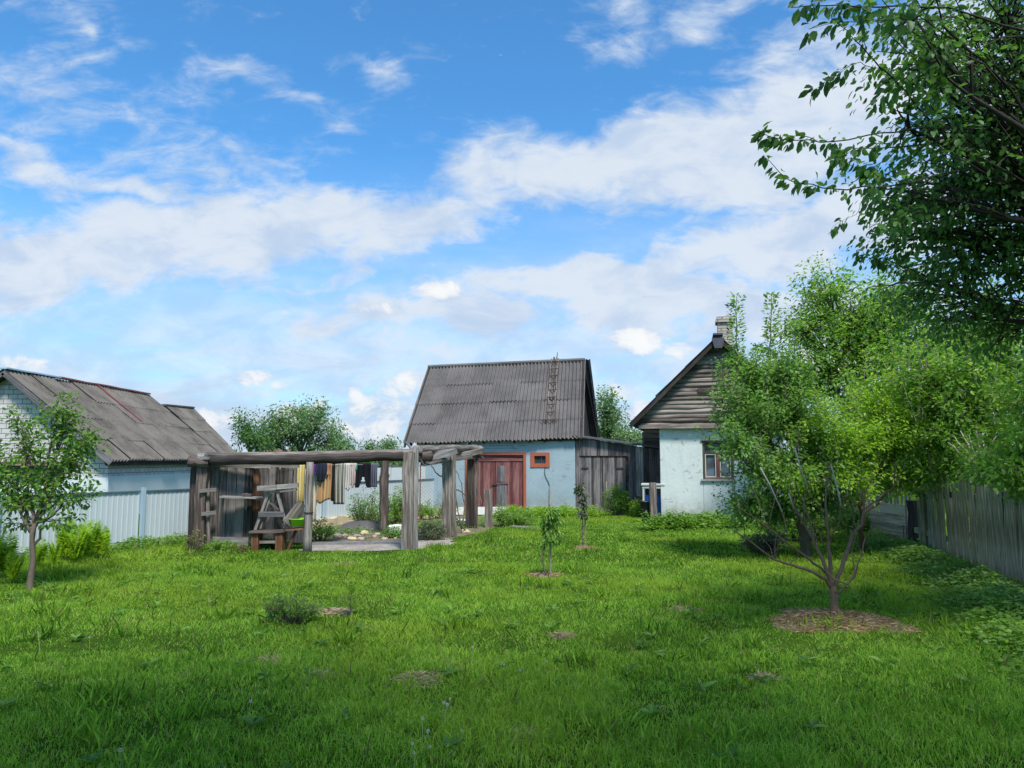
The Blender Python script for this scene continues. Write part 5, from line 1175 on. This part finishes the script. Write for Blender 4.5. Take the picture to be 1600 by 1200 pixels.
# trees over the right-hand fence
tree('elder_tree', 'mid green tree with bare grey limbs leaning over the picket fence', 'tree', (8.6, 12.6, 0), (8.2, 12.4, 1.9), .11,
     [L(1460, 600, 12.4, .65, .8, .6, 60), L(1520, 640, 11.8, .7, .8, .6, 65), L(1560, 570, 12, .7, .9, .6, 60), L(1450, 680, 12.3, .5, .6, .45, 40), L(1470, 740, 12.2, .45, .4, .22, 26), L(1540, 720, 11.3, .5, .5, .3, 40), L(1640, 640, 11.4, .9, .9, .9, 70), L(1400, 600, 13.5, .5, .7, .5, 36)],
     'leaf_mid', .07, 32, 'bark_light', spread=.13, up=.2, shoots=50)
tree('hazel_tree', 'dark shady tree at the far right over the near pickets', 'tree', (7.9, 9.6, 0), (7.6, 9.5, 1.8), .09,
     [L(1600, 710, 9.3, .35, .5, .22, 26), L(1640, 660, 9.3, .5, .6, .5, 40), L(1620, 745, 9.0, .5, .4, .2, 36), L(1560, 740, 9.8, .35, .4, .16, 26), L(1700, 560, 9, 1.0, 1, .9, 80)],
     'leaf_mid', .07, 32, 'bark', spread=.13)
tree('lilac_tree', 'dark green lilac between the maple and the picket fence', 'tree', (8.9, 15.0, 0), (8.7, 14.9, 1.5), .09,
     [L(1390, 680, 14.8, .6, .6, .5, 50), L(1440, 720, 14.6, .6, .6, .4, 50), L(1350, 720, 15, .5, .6, .4, 40), L(1480, 690, 14.4, .6, .6, .5, 50), L(1330, 640, 15.2, .5, .6, .5, 40)], 'leaf_blue', .07, 32, 'bark', spread=.14)
# fan of pale pruned limbs over the fence
pr = MB(); c0 = at(1530, 742, 11.2)
for k in range(9):
    e = at(1476 + k * 13 + rnd.uniform(-5, 5), 690 - 22 * math.sin(k / 8 * 3.1) + rnd.uniform(-12, 12), 11.0 + rnd.uniform(-.2, .2)); pr.tube(curve(c0 + Vector((rnd.gauss(0, .04), 0, 0)), e, 5, .05, .1), [.022, .018, .015, .012, .009, .006], 5)
pr.tube([c0 + Vector((.35, .8, -1.0)), c0], [.06, .035], 7); pr.build('pruned_limbs', 'twig_pale', smooth=True, label='fan of pale bare pruned limbs reaching over the picket fence', cat='branch')
# left pear tree
tree('pear_tree', 'young pear tree with a straight trunk in front of the metal fence', 'tree', G(47, 921), at(54, 818, G(47, 921).y), .036,
     [L(38, 700, 9.9, .16, .35, .26, 15), L(36, 662, 9.9, .10, .25, .20, 10), L(98, 672, 9.9, .22, .35, .32, 32), L(112, 720, 9.9, .26, .4, .26, 28), L(74, 752, 9.8, .30, .4, .16, 22), L(20, 750, 9.9, .3, .4, .22, 22), L(100, 775, 9.8, .34, .4, .14, 22), L(30, 790, 9.8, .32, .4, .14, 22), L(-20, 730, 9.9, .22, .4, .35, 22), L(128, 690, 9.9, .12, .3, .24, 10), L(88, 815, 9.7, .2, .2, .06, 7), L(20, 822, 9.8, .16, .2, .05, 5), L(100, 645, 9.9, .1, .2, .14, 8)],
     'leaf_apple', .060, 11, 'bark', shape=LEAF_L, spread=.085, up=.15, droop=.35, mult=2.6)
# bare pruned tree in the mulch
bt = empty('pruned_apple_tree', G(1303, 970), 'leafless pruned fruit tree standing in a ring of dry mulch', 'tree'); wd = MB(); BY = G(1303, 970).y
def bl(pts, r0, r1, sides=7, dy=0.):
    ps = []; pp = [at(x, y, BY + dd) for x, y, dd in pts]
    for a, b in zip(pp, pp[1:]): ps += [a.lerp(b, k / 3) + Vector((rnd.gauss(0, .004), 0, rnd.gauss(0, .004))) for k in range(3)]
    ps.append(pp[-1]); n_ = len(ps) - 1; wd.tube(ps, [r0 + (r1 - r0) * i / n_ for i in range(n_ + 1)], sides)
bl([(1303, 975, 0), (1304, 940, 0), (1301, 915, 0)], .043, .037, 10)
for pts, a, b in (([(1300, 918, 0), (1292, 892, 0), (1276, 855, .1), (1258, 818, .2), (1240, 790, .25)], .036, .010),
    ([(1298, 918, 0), (1290, 905, -.05), (1262, 890, -.2), (1238, 882, -.25), (1210, 875, -.3), (1178, 850, -.4), (1143, 826, -.45)], .032, .006),
    ([(1292, 895, 0), (1262, 872, -.1), (1222, 842, -.2), (1185, 815, -.25), (1155, 792, -.3)], .022, .005),
    ([(1298, 915, 0), (1296, 870, .1), (1294, 830, .1), (1290, 790, .15), (1292, 745, .2)], .036, .008),
    ([(1303, 918, 0), (1314, 890, 0), (1328, 850, .1), (1333, 832, .1), (1346, 820, .1), (1350, 795, .15), (1346, 765, .2)], .036, .012),
    ([(1302, 925, 0), (1313, 925, -.1), (1335, 900, -.15), (1345, 870, -.2), (1352, 840, -.2)], .020, .006),
    ([(1288, 890, 0), (1305, 905, -.15), (1326, 912, -.2), (1336, 892, -.2), (1330, 862, -.2)], .018, .006),
    ([(1346, 798, .15), (1365, 785, .1), (1385, 770, 0), (1398, 758, 0)], .013, .005), ([(1350, 803, .1), (1380, 806, 0), (1415, 808, -.1)], .009, .003),
    ([(1258, 818, .2), (1240, 795, .2), (1232, 770, .2)], .013, .006), ([(1276, 855, .1), (1265, 815, .1), (1255, 785, .1), (1242, 760, .1)], .016, .005),
    ([(1294, 845, .1), (1310, 820, 0), (1314, 790, -.1), (1306, 755, -.1), (1298, 725, -.1)], .014, .005), ([(1230, 833, -.2), (1222, 800, -.2), (1205, 762, -.2), (1188, 730, -.2)], .012, .005),
    ([(1212, 778, -.2), (1218, 760, -.2), (1225, 748, -.2)], .005, .003), ([(1285, 800, .1), (1268, 775, 0), (1252, 720, 0), (1243, 690, 0)], .010, .004), ([(1333, 800, .1), (1338, 770, 0), (1345, 745, 0), (1348, 715, 0)], .009, .004),
    ([(1286, 850, .1), (1280, 830, .1), (1262, 804, .1)], .012, .006), ([(1252, 842, .1), (1222, 842, .0), (1200, 845, 0)], .006, .003), ([(1326, 790, .1), (1310, 765, .1), (1290, 768, .1)], .007, .003)):
    bl(pts, a * .68, b * .85, 7)
for k in range(34):
    x0, y0 = rnd.choice([(1240, 790), (1210, 875), (1155, 795), (1292, 760), (1346, 780), (1352, 845), (1330, 865), (1398, 760), (1258, 818), (1200, 825), (1298, 740), (1276, 855), (1294, 830), (1314, 790), (1235, 880), (1333, 832)])
    x1, y1 = x0 + rnd.uniform(-26, 26), y0 - rnd.uniform(22, 75); bl([(x0, y0, rnd.uniform(-.2, .2)), ((x0 + x1) / 2 + rnd.uniform(-5, 5), (y0 + y1) / 2, 0), (x1, y1, rnd.uniform(-.25, .25))], .0055, .002, 4)
part(wd, 'trunk', 'bark_red', bt, smooth=True)
for pts in ([(1188, 730, -.2), (1205, 762, -.2), (1222, 800, -.2)], [(1298, 725, -.12), (1307, 757, -.12), (1314, 790, -.12)], [(1242, 700, 0), (1250, 730, 0), (1262, 760, 0)], [(1232, 770, .18), (1240, 793, .18)]):
    wd = MB(); ps = [at(x, y, BY + dd - .01) for x, y, dd in pts]; wd.tube(ps, .0075, 6); part(wd, 'pale_branch', 'twig_pale', bt, smooth=True)
# saplings with stakes
for (x, y, hpx, label, Yd) in ((855, 902, 100, 'nearer young sapling with drooping leaves tied to a thin stake', 0), (911, 856, 92, 'farther young sapling with a pale leafy top tied to a thin stake', 0)):
    q = G(x, y); sc = q.y; pxm = sc / FPX; near = x < 900
    rt = empty('sapling', q, label, 'sapling', 'saplings in the middle of the lawn'); wd = MB(); P, D, SZ = [], [], []
    top_ = q + Vector((.02 if near else -.02, 0, hpx * pxm)); 
    path = [q, q + Vector((-.05 * near, 0, .12)), q + Vector((-.05 * near - .01, 0, .35)), q + Vector((.0, 0, .5)), top_ - Vector((0, 0, .2)), top_]
    wd.tube(path, [.016, .014, .013, .011, .009, .006], 6); 
    for k in range(24 if near else 15):
        t_ = rnd.uniform(.5, 1); b0 = q.lerp(top_, t_); a_ = rnd.uniform(0, 6.28); rr_ = rnd.uniform(.04, .18) * (1.25 if near else 1) * (1.1 - .4 * t_); e = b0 + Vector((math.cos(a_) * rr_ + (.06 if near else 0), math.sin(a_) * rr_ * .6, rnd.uniform(.0, .1)))
        tw = curve(b0, e, 3, .1, .1); wd.tube(tw, .004, 3, cap=False); leafy(tw, 34 if near else 24, .085, .04, P, D, SZ, .1, 1.1)
    part(wd, 'trunk', 'bark', rt, smooth=True); leaves('crown', np.concatenate(P), np.concatenate(D), np.concatenate(SZ), 'leaf_mid' if near else 'leaf_grey', rt, LEAF_L, .6, .7)
    mb = MB(); mb.tube([q + Vector((.05, .03, 0)), q + Vector((.045, .03, hpx * pxm * .86))], .012, 6); mb.build('plant_stake', 'bark_light', label=f'thin stake holding the {"nearer" if near else "farther"} sapling', cat='stake')

# background trees
def far_tree(nm, label, x, Y, lobes, m='leaf_far', ls=.13):
    b = gb(x, Y); tp_ = at(x, 705, Y); tree(nm, label, 'tree', b, tp_, .16, [L(a, c, Y + rnd.uniform(-.5, .5), rx * Y / FPX, 1.2, rz * Y / FPX, n_) for a, c, rx, rz, n_ in lobes], m, ls, 26, 'bark', spread=.22, group='trees behind the buildings')
far_tree('broadleaf_tree', 'round green tree above the clothes line beam', 470, 38, [(455, 675, 34, 26, 60), (490, 665, 34, 26, 60), (430, 665, 24, 22, 40), (515, 690, 26, 18, 36), (470, 645, 18, 14, 20), (420, 690, 16, 18, 26), (500, 645, 16, 12, 12)])
far_tree('broadleaf_tree', 'narrow dark green tree left of the round tree above the beam', 390, 36, [(385, 680, 12, 22, 34), (402, 690, 14, 18, 26), (376, 660, 8, 12, 10)], 'leaf_dark', .12)
far_tree('broadleaf_tree', 'small sparse tree top just left of the barn roof', 598, 40, [(598, 700, 16, 8, 16), (580, 702, 14, 6, 10), (612, 697, 10, 8, 10)], 'leaf_far', .13)
far_tree('broadleaf_tree', 'pale green tree between the barn roof and the house', 955, 34, [(950, 655, 22, 28, 60), (972, 680, 26, 16, 40), (940, 680, 22, 22, 40), (945, 625, 14, 12, 18), (995, 690, 18, 10, 22)], 'leaf_far', .12)
far_tree('broadleaf_tree', 'low green tree above the beam near the small outbuilding', 545, 37, [(540, 702, 14, 10, 18), (525, 700, 12, 10, 16)], 'leaf_far', .12)
# distant red-brown roof behind the beam
rr2 = empty('distant_roof', gb(440, 45), 'faint brownish roof showing just above the log beam', 'building')
mb = MB(); a, b = at(395, 712, 45), at(462, 712, 45); c, d = at(402, 704, 47), at(452, 702, 47); mb.prism([a, b, d, c], Vector((0, .1, -.12))); part(mb, 'roof', 'rust', rr2)
mb = MB(); mb.prism([Vector((a.x + .2, 45.2, 0)), Vector((b.x - .2, 45.2, 0)), Vector((b.x - .2, 45.2, a.z)), Vector((a.x + .2, 45.2, a.z))], Vector((0, 2, 0))); part(mb, 'wall', 'white_brick', rr2)

# ================================================================ SHRUBS, FERNS AND WEEDS
def shrub(nm, label, cat, x, y, Y, w_, h_, n_, m, ls, group=None, stems=6, nleaf=24, spread=.06, droop=.2, shape=LEAF_S, narrow=1.0, bark='bark'):
    q = gb(x, Y) if Y else G(x, y); rt = empty(nm, q, label, cat, group); nleaf = int(nleaf * 1.8); wd = MB(); P, D, SZ = [], [], []
    for k in range(n_):
        a_ = rnd.uniform(0, 6.28); r_ = math.sqrt(rnd.random()); e = q + Vector((math.cos(a_) * r_ * w_ / 2, math.sin(a_) * r_ * w_ / 2.6, h_ * (rnd.uniform(.35, 1.0) * (1 - .35 * r_ * r_))))
        tw = curve(q + Vector((math.cos(a_) * r_ * w_ * .15, math.sin(a_) * r_ * w_ * .1, 0)), e, 4, .05, .1); wd.tube(tw, [.010, .008, .006, .004, .003], 4, cap=False); leafy(tw, nleaf, ls, spread, P, D, SZ, .25, droop)
    part(wd, 'stems', bark, rt); leaves('foliage', np.concatenate(P), np.concatenate(D), np.concatenate(SZ), m, rt, shape, .5, narrow); return rt
G1 = 'bushes in the garden behind the pergola'
shrub('currant_bush', 'round dark green bush in front of the shed door', 'bush', 966, 0, 22.0, 1.0, 1.05, 60, 'leaf_mid', .06, nleaf=34, spread=.08)
shrub('currant_bush', 'light green bush to the right of the stake, before the shed', 'bush', 1000, 0, 21.6, .62, .62, 34, 'leaf_bright', .06, nleaf=26, spread=.07)
shrub('rose_bush', 'upright bush with pale blooms right of the short square post', 'bush', 786, 0, 18.4, .55, .75, 26, 'leaf_mid', .05, G1)
shrub('rose_bush', 'low leafy bush between the rose and the nearer sapling', 'bush', 812, 0, 18.8, .85, .55, 34, 'leaf_mid', .05, G1)
shrub('rose_bush', 'loose tall bush below the slate blue top', 'bush', 570, 0, 17.5, .95, 1.15, 40, 'leaf_blue', .055, G1, spread=.08)
shrub('rose_bush', 'green bush left of the rough log post', 'bush', 588, 0, 18.3, .9, .8, 34, 'leaf_mid', .055, G1)
shrub('lilac_bush', 'dense green bush between the log post and the front corner post', 'bush', 622, 0, 19.2, 1.0, 1.15, 60, 'leaf_mid', .06, G1, nleaf=30)
shrub('lilac_bush', 'low green bush at the foot of the wire netting', 'bush', 672, 0, 20.8, 1.7, .62, 46, 'leaf_mid', .06, G1)
shrub('heather_bush', 'dry grey-green bush between the two front corner posts', 'bush', 675, 0, 15.4, .72, .42, 60, 'leaf_grey', .05, G1, nleaf=26, narrow=.5)
shrub('berry_bush', 'small green bush at the foot of the round pergola post', 'bush', 502, 0, 15.2, .6, .5, 26, 'leaf_mid', .05, G1)
shrub('berry_bush', 'thin weeds at the foot of the corner post by the slab', 'bush', 612, 0, 15.8, .5, .28, 16, 'leaf_blue', .05, G1)
shrub('dry_shrub', 'small shrub with reddish dry leaves before the left pergola post', 'shrub', 303, 0, 13.6, .42, .46, 14, 'leaf_dry', .05, nleaf=12)
shrub('weed_clump', 'low weeds below the plank partition', 'weeds', 345, 0, 13.75, .7, .16, 26, 'leaf_mid', .05)
shrub('weed_clump', 'low weeds beneath the garden bench', 'weeds', 420, 0, 14.0, .9, .22, 30, 'leaf_dark', .05)
shrub('weed_clump', 'low weeds right of the plank partition base', 'weeds', 375, 0, 13.4, .45, .10, 12, 'leaf_dry', .045)
shrub('spirea_shrub', 'low wispy dark shrub in the left part of the lawn', 'shrub', 455, 972, None, .66, .30, 90, 'leaf_apple', .030, nleaf=26, spread=.03, narrow=.6, droop=-.2)
shrub('elder_bush', 'dark rounded bush behind the plum tree trunk', 'bush', 1245, 0, 15.2, 2.0, .95, 110, 'leaf_mid', .07, nleaf=26, spread=.09, bark='dark_bark')
shrub('elder_bush', 'dark bush behind the bright yellow-green young tree', 'bush', 1345, 0, 15.6, 1.3, .8, 70, 'leaf_blue', .07, nleaf=26, spread=.09, bark='dark_bark')
shrub('white_blossom_bush', 'low bush with pale washed-out leaves right of the white house wall', 'bush', 1190, 0, 13.4, .9, .45, 46, 'leaf_grey', .05, nleaf=24, spread=.07)
# small conifer
q = G(548, 962); rt = empty('conifer_seedling', q, 'tiny golden-green conifer in the lawn right of the wispy shrub', 'conifer'); wd = MB(); P, D, SZ = [], [], []
wd.tube([q, q + Vector((0, 0, .36))], [.01, .004], 5)
for k in range(60):
    t_ = rnd.random() ** 1.1; a_ = rnd.uniform(0, 6.28); b0 = q + Vector((0, 0, .04 + .30 * t_)); e = b0 + Vector((math.cos(a_), math.sin(a_), .55)) * (.15 * (1.08 - t_)); tw = curve(b0, e, 3, 0, .05); wd.tube(tw, .002, 3, cap=False); leafy(tw, 34, .018, .012, P, D, SZ, .1, -.3)
part(wd, 'trunk', 'bark', rt); leaves('crown', np.concatenate(P), np.concatenate(D), np.concatenate(SZ), 'leaf_bright', rt, LEAF_S, .5, .5)
# nettle / strawberry patch along the house wall and under the right fence: uncountable ground cover
def cover(name, label, pts, n_, h_, ls, m, wid=.5, cat='ground cover', narrow=1.3):
    P, D, SZ = [], [], []
    a_ = np.array([(p.x, p.y) for p in pts]); seg = rng.integers(0, len(pts) - 1, n_); f = rng.random(n_)[:, None]; w2 = rng.normal(0, 1, (n_, 2)) * wid * .45
    xy = a_[seg] * (1 - f) + a_[seg + 1] * f + w2; cl = vnoise(xy[:, 0], xy[:, 1], 3.2, 5); z = h_ * rng.random(n_) ** .6 * (.35 + .9 * cl) * np.exp(-(np.abs(w2).max(1) / wid) ** 2)
    P = np.stack([xy[:, 0], xy[:, 1], z + .01], 1); D = rng.normal(0, 1, (n_, 3)); D[:, 2] = -.1 + .3 * rng.random(n_)
    return leaves(name, P, D, ls * rng.uniform(.6, 1.2, n_), m, None, LEAF_S, .5, narrow, loc=(pts[0].x, pts[0].y, 0), label=label, cat=cat, kind='stuff')
cover('nettle_patch', 'leafy green weeds growing along the foot of the white house wall', [G(1015, 828), G(1100, 826), G(1180, 822), G(1240, 826)], 9000, .48, .075, 'leaf_mid', .42)
cover('weed_strip', 'shady leafy weeds along the foot of the right picket fence', [G(1340, 845), G(1430, 875), G(1480, 900), G(1545, 935), G(1620, 985)], 15000, .30, .06, 'leaf_blue', .5)
cover('weed_strip', 'bright leafy weeds at the far right corner of the lawn', [G(1500, 940), G(1570, 990), G(1640, 1060)], 5000, .2, .055, 'leaf_mid', .4)
cover('weed_strip', 'tall weeds along the foot of the left metal fence', [fp(-4.5, -.35), fp(-1, -.3), fp(1.6, -.3)], 5000, .26, .06, 'leaf_mid', .28)
cover('weed_strip', 'low green weeds scattered over the garden bed behind the path', [G(500, 836), G(600, 828), G(700, 822), G(790, 816)], 5000, .16, .05, 'leaf_mid', .9)
cover('weed_strip', 'fresh grass and weeds in front of the barn wall', [G(790, 808), G(860, 806), G(930, 806)], 7000, .30, .06, 'leaf_bright', .7)
cover('clover_patch', 'broad-leaved weeds scattered through the near lawn', [G(60, 1100), G(700, 1150), G(1300, 1080), G(1500, 1000)], 900, .05, .06, 'leaf_apple', 1.6, narrow=.55)
# ferns
def fern(x, Y, n_, h_, label):
    q = gb(x, Y); rt = empty('fern', q, label, 'fern', 'ferns by the metal fence'); P, D, SZ = [], [], []; wd = MB()
    for k in range(n_):
        a_ = 6.28 * k / n_ + rnd.gauss(0, .3); hh = h_ * rnd.uniform(.7, 1.1); out = hh * rnd.uniform(.10, .32); ps = []
        for i in range(9):
            t_ = i / 8; ps.append(q + Vector((math.cos(a_) * out * t_ ** 1.6, math.sin(a_) * out * t_ ** 1.6, hh * (t_ - .12 * t_ ** 3))))
        wd.tube(ps, [.005 - .0005 * i for i in range(9)], 3, cap=False)
        pa = np.array([tuple(p) for p in ps])
        for i in range(30):
            t_ = .12 + .88 * i / 30; f = t_ * 8; i0 = min(int(f), 7); c = pa[i0] * (1 - f + i0) + pa[i0 + 1] * (f - i0); ax = pa[i0 + 1] - pa[i0]; ax /= np.linalg.norm(ax)
            sd_ = np.array([-math.sin(a_), math.cos(a_), 0.]); l_ = .14 * math.sin(math.pi * min(1, t_ * .92 + .1)) ** .7 * hh / .6
            for s_ in (1, -1): P.append(c[None]); D.append((sd_ * s_ + ax * .45 + rng.normal(0, .06, 3))[None]); SZ.append(np.array([max(l_, .02)]))
    part(wd, 'stems', 'stem', rt); leaves('fronds', np.concatenate(P), np.concatenate(D), np.concatenate(SZ), 'fern', rt, LEAF_S, .35, .30)
for x, Y, n_, h_, lab in ((12, 10.6, 12, .60, 'tall fern at the left edge beside the pear tree'), (-14, 10.3, 12, .6, 'fern cut by the left edge of the photo'), (28, 10.0, 10, .42, 'low fern left of the pear trunk'), (66, 11.4, 9, .42, 'small fern just right of the pear trunk'),
    (105, 12.2, 13, .66, 'tall bright fern left in the clump below the fence'), (122, 11.9, 12, .60, 'bright fern in the middle of the clump below the fence'), (142, 12.3, 12, .62, 'fern with dark tips right of the clump middle'), (163, 12.5, 11, .55, 'rightmost fern of the clump below the fence'), (90, 11.6, 9, .4, 'low fern in front of the clump below the fence')):
    fern(x, Y, int(n_ * .8), h_ * 1.2, lab)
# twiggy vine at the middle posts
vn = MB()
for pts in ([(722, 828, 16.8), (716, 800, 16.8), (708, 760, 16.6), (698, 735, 16.4), (686, 720, 16.2)], [(722, 828, 16.8), (727, 790, 17), (722, 755, 17), (712, 735, 17)], [(713, 765, 16.6), (724, 770, 16.8), (732, 778, 17)], [(728, 830, 16.8), (714, 812, 16.6), (702, 806, 16.4)], [(690, 745, 16.4), (680, 738, 16.3), (672, 722, 16)], [(752, 790, 17.5), (748, 770, 17.6), (741, 745, 17.7)]):
    ps = [at(*p) for p in pts]; ps = [a.lerp(b, k / 3) + Vector((rnd.gauss(0, .012), 0, rnd.gauss(0, .012))) for a, b in zip(ps, ps[1:]) for k in range(3)] + [ps[-1]]; vn.tube(ps, [.016 - .010 * i / len(ps) for i in range(len(ps))], 5)
vn.build('bare_vine', 'bark', smooth=True, label='bare twisted vine stems climbing the right pergola posts', cat='vine')
# dandelion clocks
dn = [(690, 1115), (705, 1098), (676, 1172), (660, 1145), (735, 1020), (648, 1190), (655, 1165), (640, 1175), (692, 1120), (788, 1040), (812, 1058), (798, 1016), (850, 1035), (722, 1150), (62, 993), (140, 995), (385, 1115), (188, 1192)]
proto = None
for i, (x, y) in enumerate(dn):
    q = G(x, min(y + 22, 1230))
    if proto is None:
        proto = empty('dandelion_clock', q, 'white dandelion seed head on a thin stem in the lawn', 'dandelion', 'dandelion clocks in the lawn')
        mb = MB(); mb.tube([q, q + Vector((.005, 0, .07)), q + Vector((.012, 0, .14))], [.0025, .002, .002], 5); part(mb, 'stem', 'stem', proto)
        mb = MB(); P = []; c = q + Vector((.012, 0, .15))
        pp = norm(rng.normal(0, 1, (90, 3))); leaves('seed_head', np.array(c)[None] + pp * .004, pp, np.full(90, .009), 'fluff', proto, LEAF_S, .9, .5)
    else:
        r_ = proto.copy(); C.objects.link(r_); r_.location = q; r_.rotation_euler = (rnd.gauss(0, .18), rnd.gauss(0, .18), rnd.uniform(0, 6)); r_.scale = (1, 1, 1) if rnd.random() < .5 else (.8, .8, .75)
        for ch_ in proto.children: d_ = ch_.copy(); C.objects.link(d_); d_.parent = r_
        ORG[r_] = Vector(q)
# longer light stalks in the near lawn
sk = []
P, D, SZ = [], [], []
n_ = 520; Yk = np.sqrt(rng.uniform(9, 110, n_)); Xk = rng.uniform(-.75, .7, n_) * Yk
leaves('grass_stalks', np.stack([Xk, Yk, np.zeros(n_)], 1), np.stack([rng.normal(0, .35, n_), rng.normal(0, .35, n_), np.ones(n_)], 1), rng.uniform(.08, .17, n_), 'leaf_dry', None, LEAF_S, .9, .035, label='thin pale seed stalks standing above the lawn', cat='grass', kind='stuff')

# far wood on the horizon, one mass
n_ = 26000; a_ = rng.uniform(-1.1, 1.0, n_); Yw = rng.uniform(78, 90, n_); hh_ = 1.9 + 1.2 * vnoise(a_ * 40, Yw * 0, 1.0, 12)
leaves('distant_wood', np.stack([a_ * Yw * 1.2, Yw, rng.random(n_) * hh_], 1), rng.normal(0, 1, (n_, 3)), rng.uniform(.5, 1.0, n_), 'leaf_far', None, LEAF_S, .8, 1.2, label='low distant belt of trees along the horizon behind the yards', cat='wood', kind='stuff')

# taller tufts and broad-leaved rosettes breaking up the mown lawn
P, D, SZ = [], [], []
for k in range(260):
    Yc = math.sqrt(rnd.uniform(9, 230)); Xc = rnd.uniform(-.75, .72) * Yc
    if left_of_fence(Xc, Yc) < .4 or right_of(Xc, Yc) > -.2 or inpoly(np.array([Xc]), np.array([Yc]), GARDEN)[0] or inpoly(np.array([Xc]), np.array([Yc]), PATH)[0]: continue
    m_ = rnd.randint(25, 80); rr_ = rnd.uniform(.04, .13)
    P.append(np.stack([Xc + rng.normal(0, rr_, m_), Yc + rng.normal(0, rr_, m_), np.zeros(m_)], 1)); D.append(np.stack([rng.normal(0, .45, m_), rng.normal(0, .45, m_), np.ones(m_)], 1)); SZ.append(rng.uniform(.07, .15, m_) * rnd.uniform(.7, 1.25))
leaves('grass_tufts', np.concatenate(P), np.concatenate(D), np.concatenate(SZ), 'grass', None, LEAF_S, .9, .085, label='taller uncut grass tufts scattered over the lawn', cat='grass', kind='stuff')
P, D, SZ = [], [], []
for k in range(170):
    Yc = math.sqrt(rnd.uniform(10, 120)); Xc = rnd.uniform(-.72, .70) * Yc; m_ = rnd.randint(6, 11); a0 = rng.uniform(0, 6.28, m_)
    P.append(np.stack([Xc + 0 * a0, Yc + 0 * a0, .035 + 0 * a0], 1)); D.append(np.stack([np.cos(a0), np.sin(a0), rng.uniform(.15, .6, m_)], 1)); SZ.append(rng.uniform(.07, .13, m_))
leaves('dandelion_rosettes', np.concatenate(P), np.concatenate(D), np.concatenate(SZ), 'leaf_apple', None, LEAF_L, .4, .5, label='broad-leaved dandelion rosettes in the lawn', cat='weeds', kind='stuff')
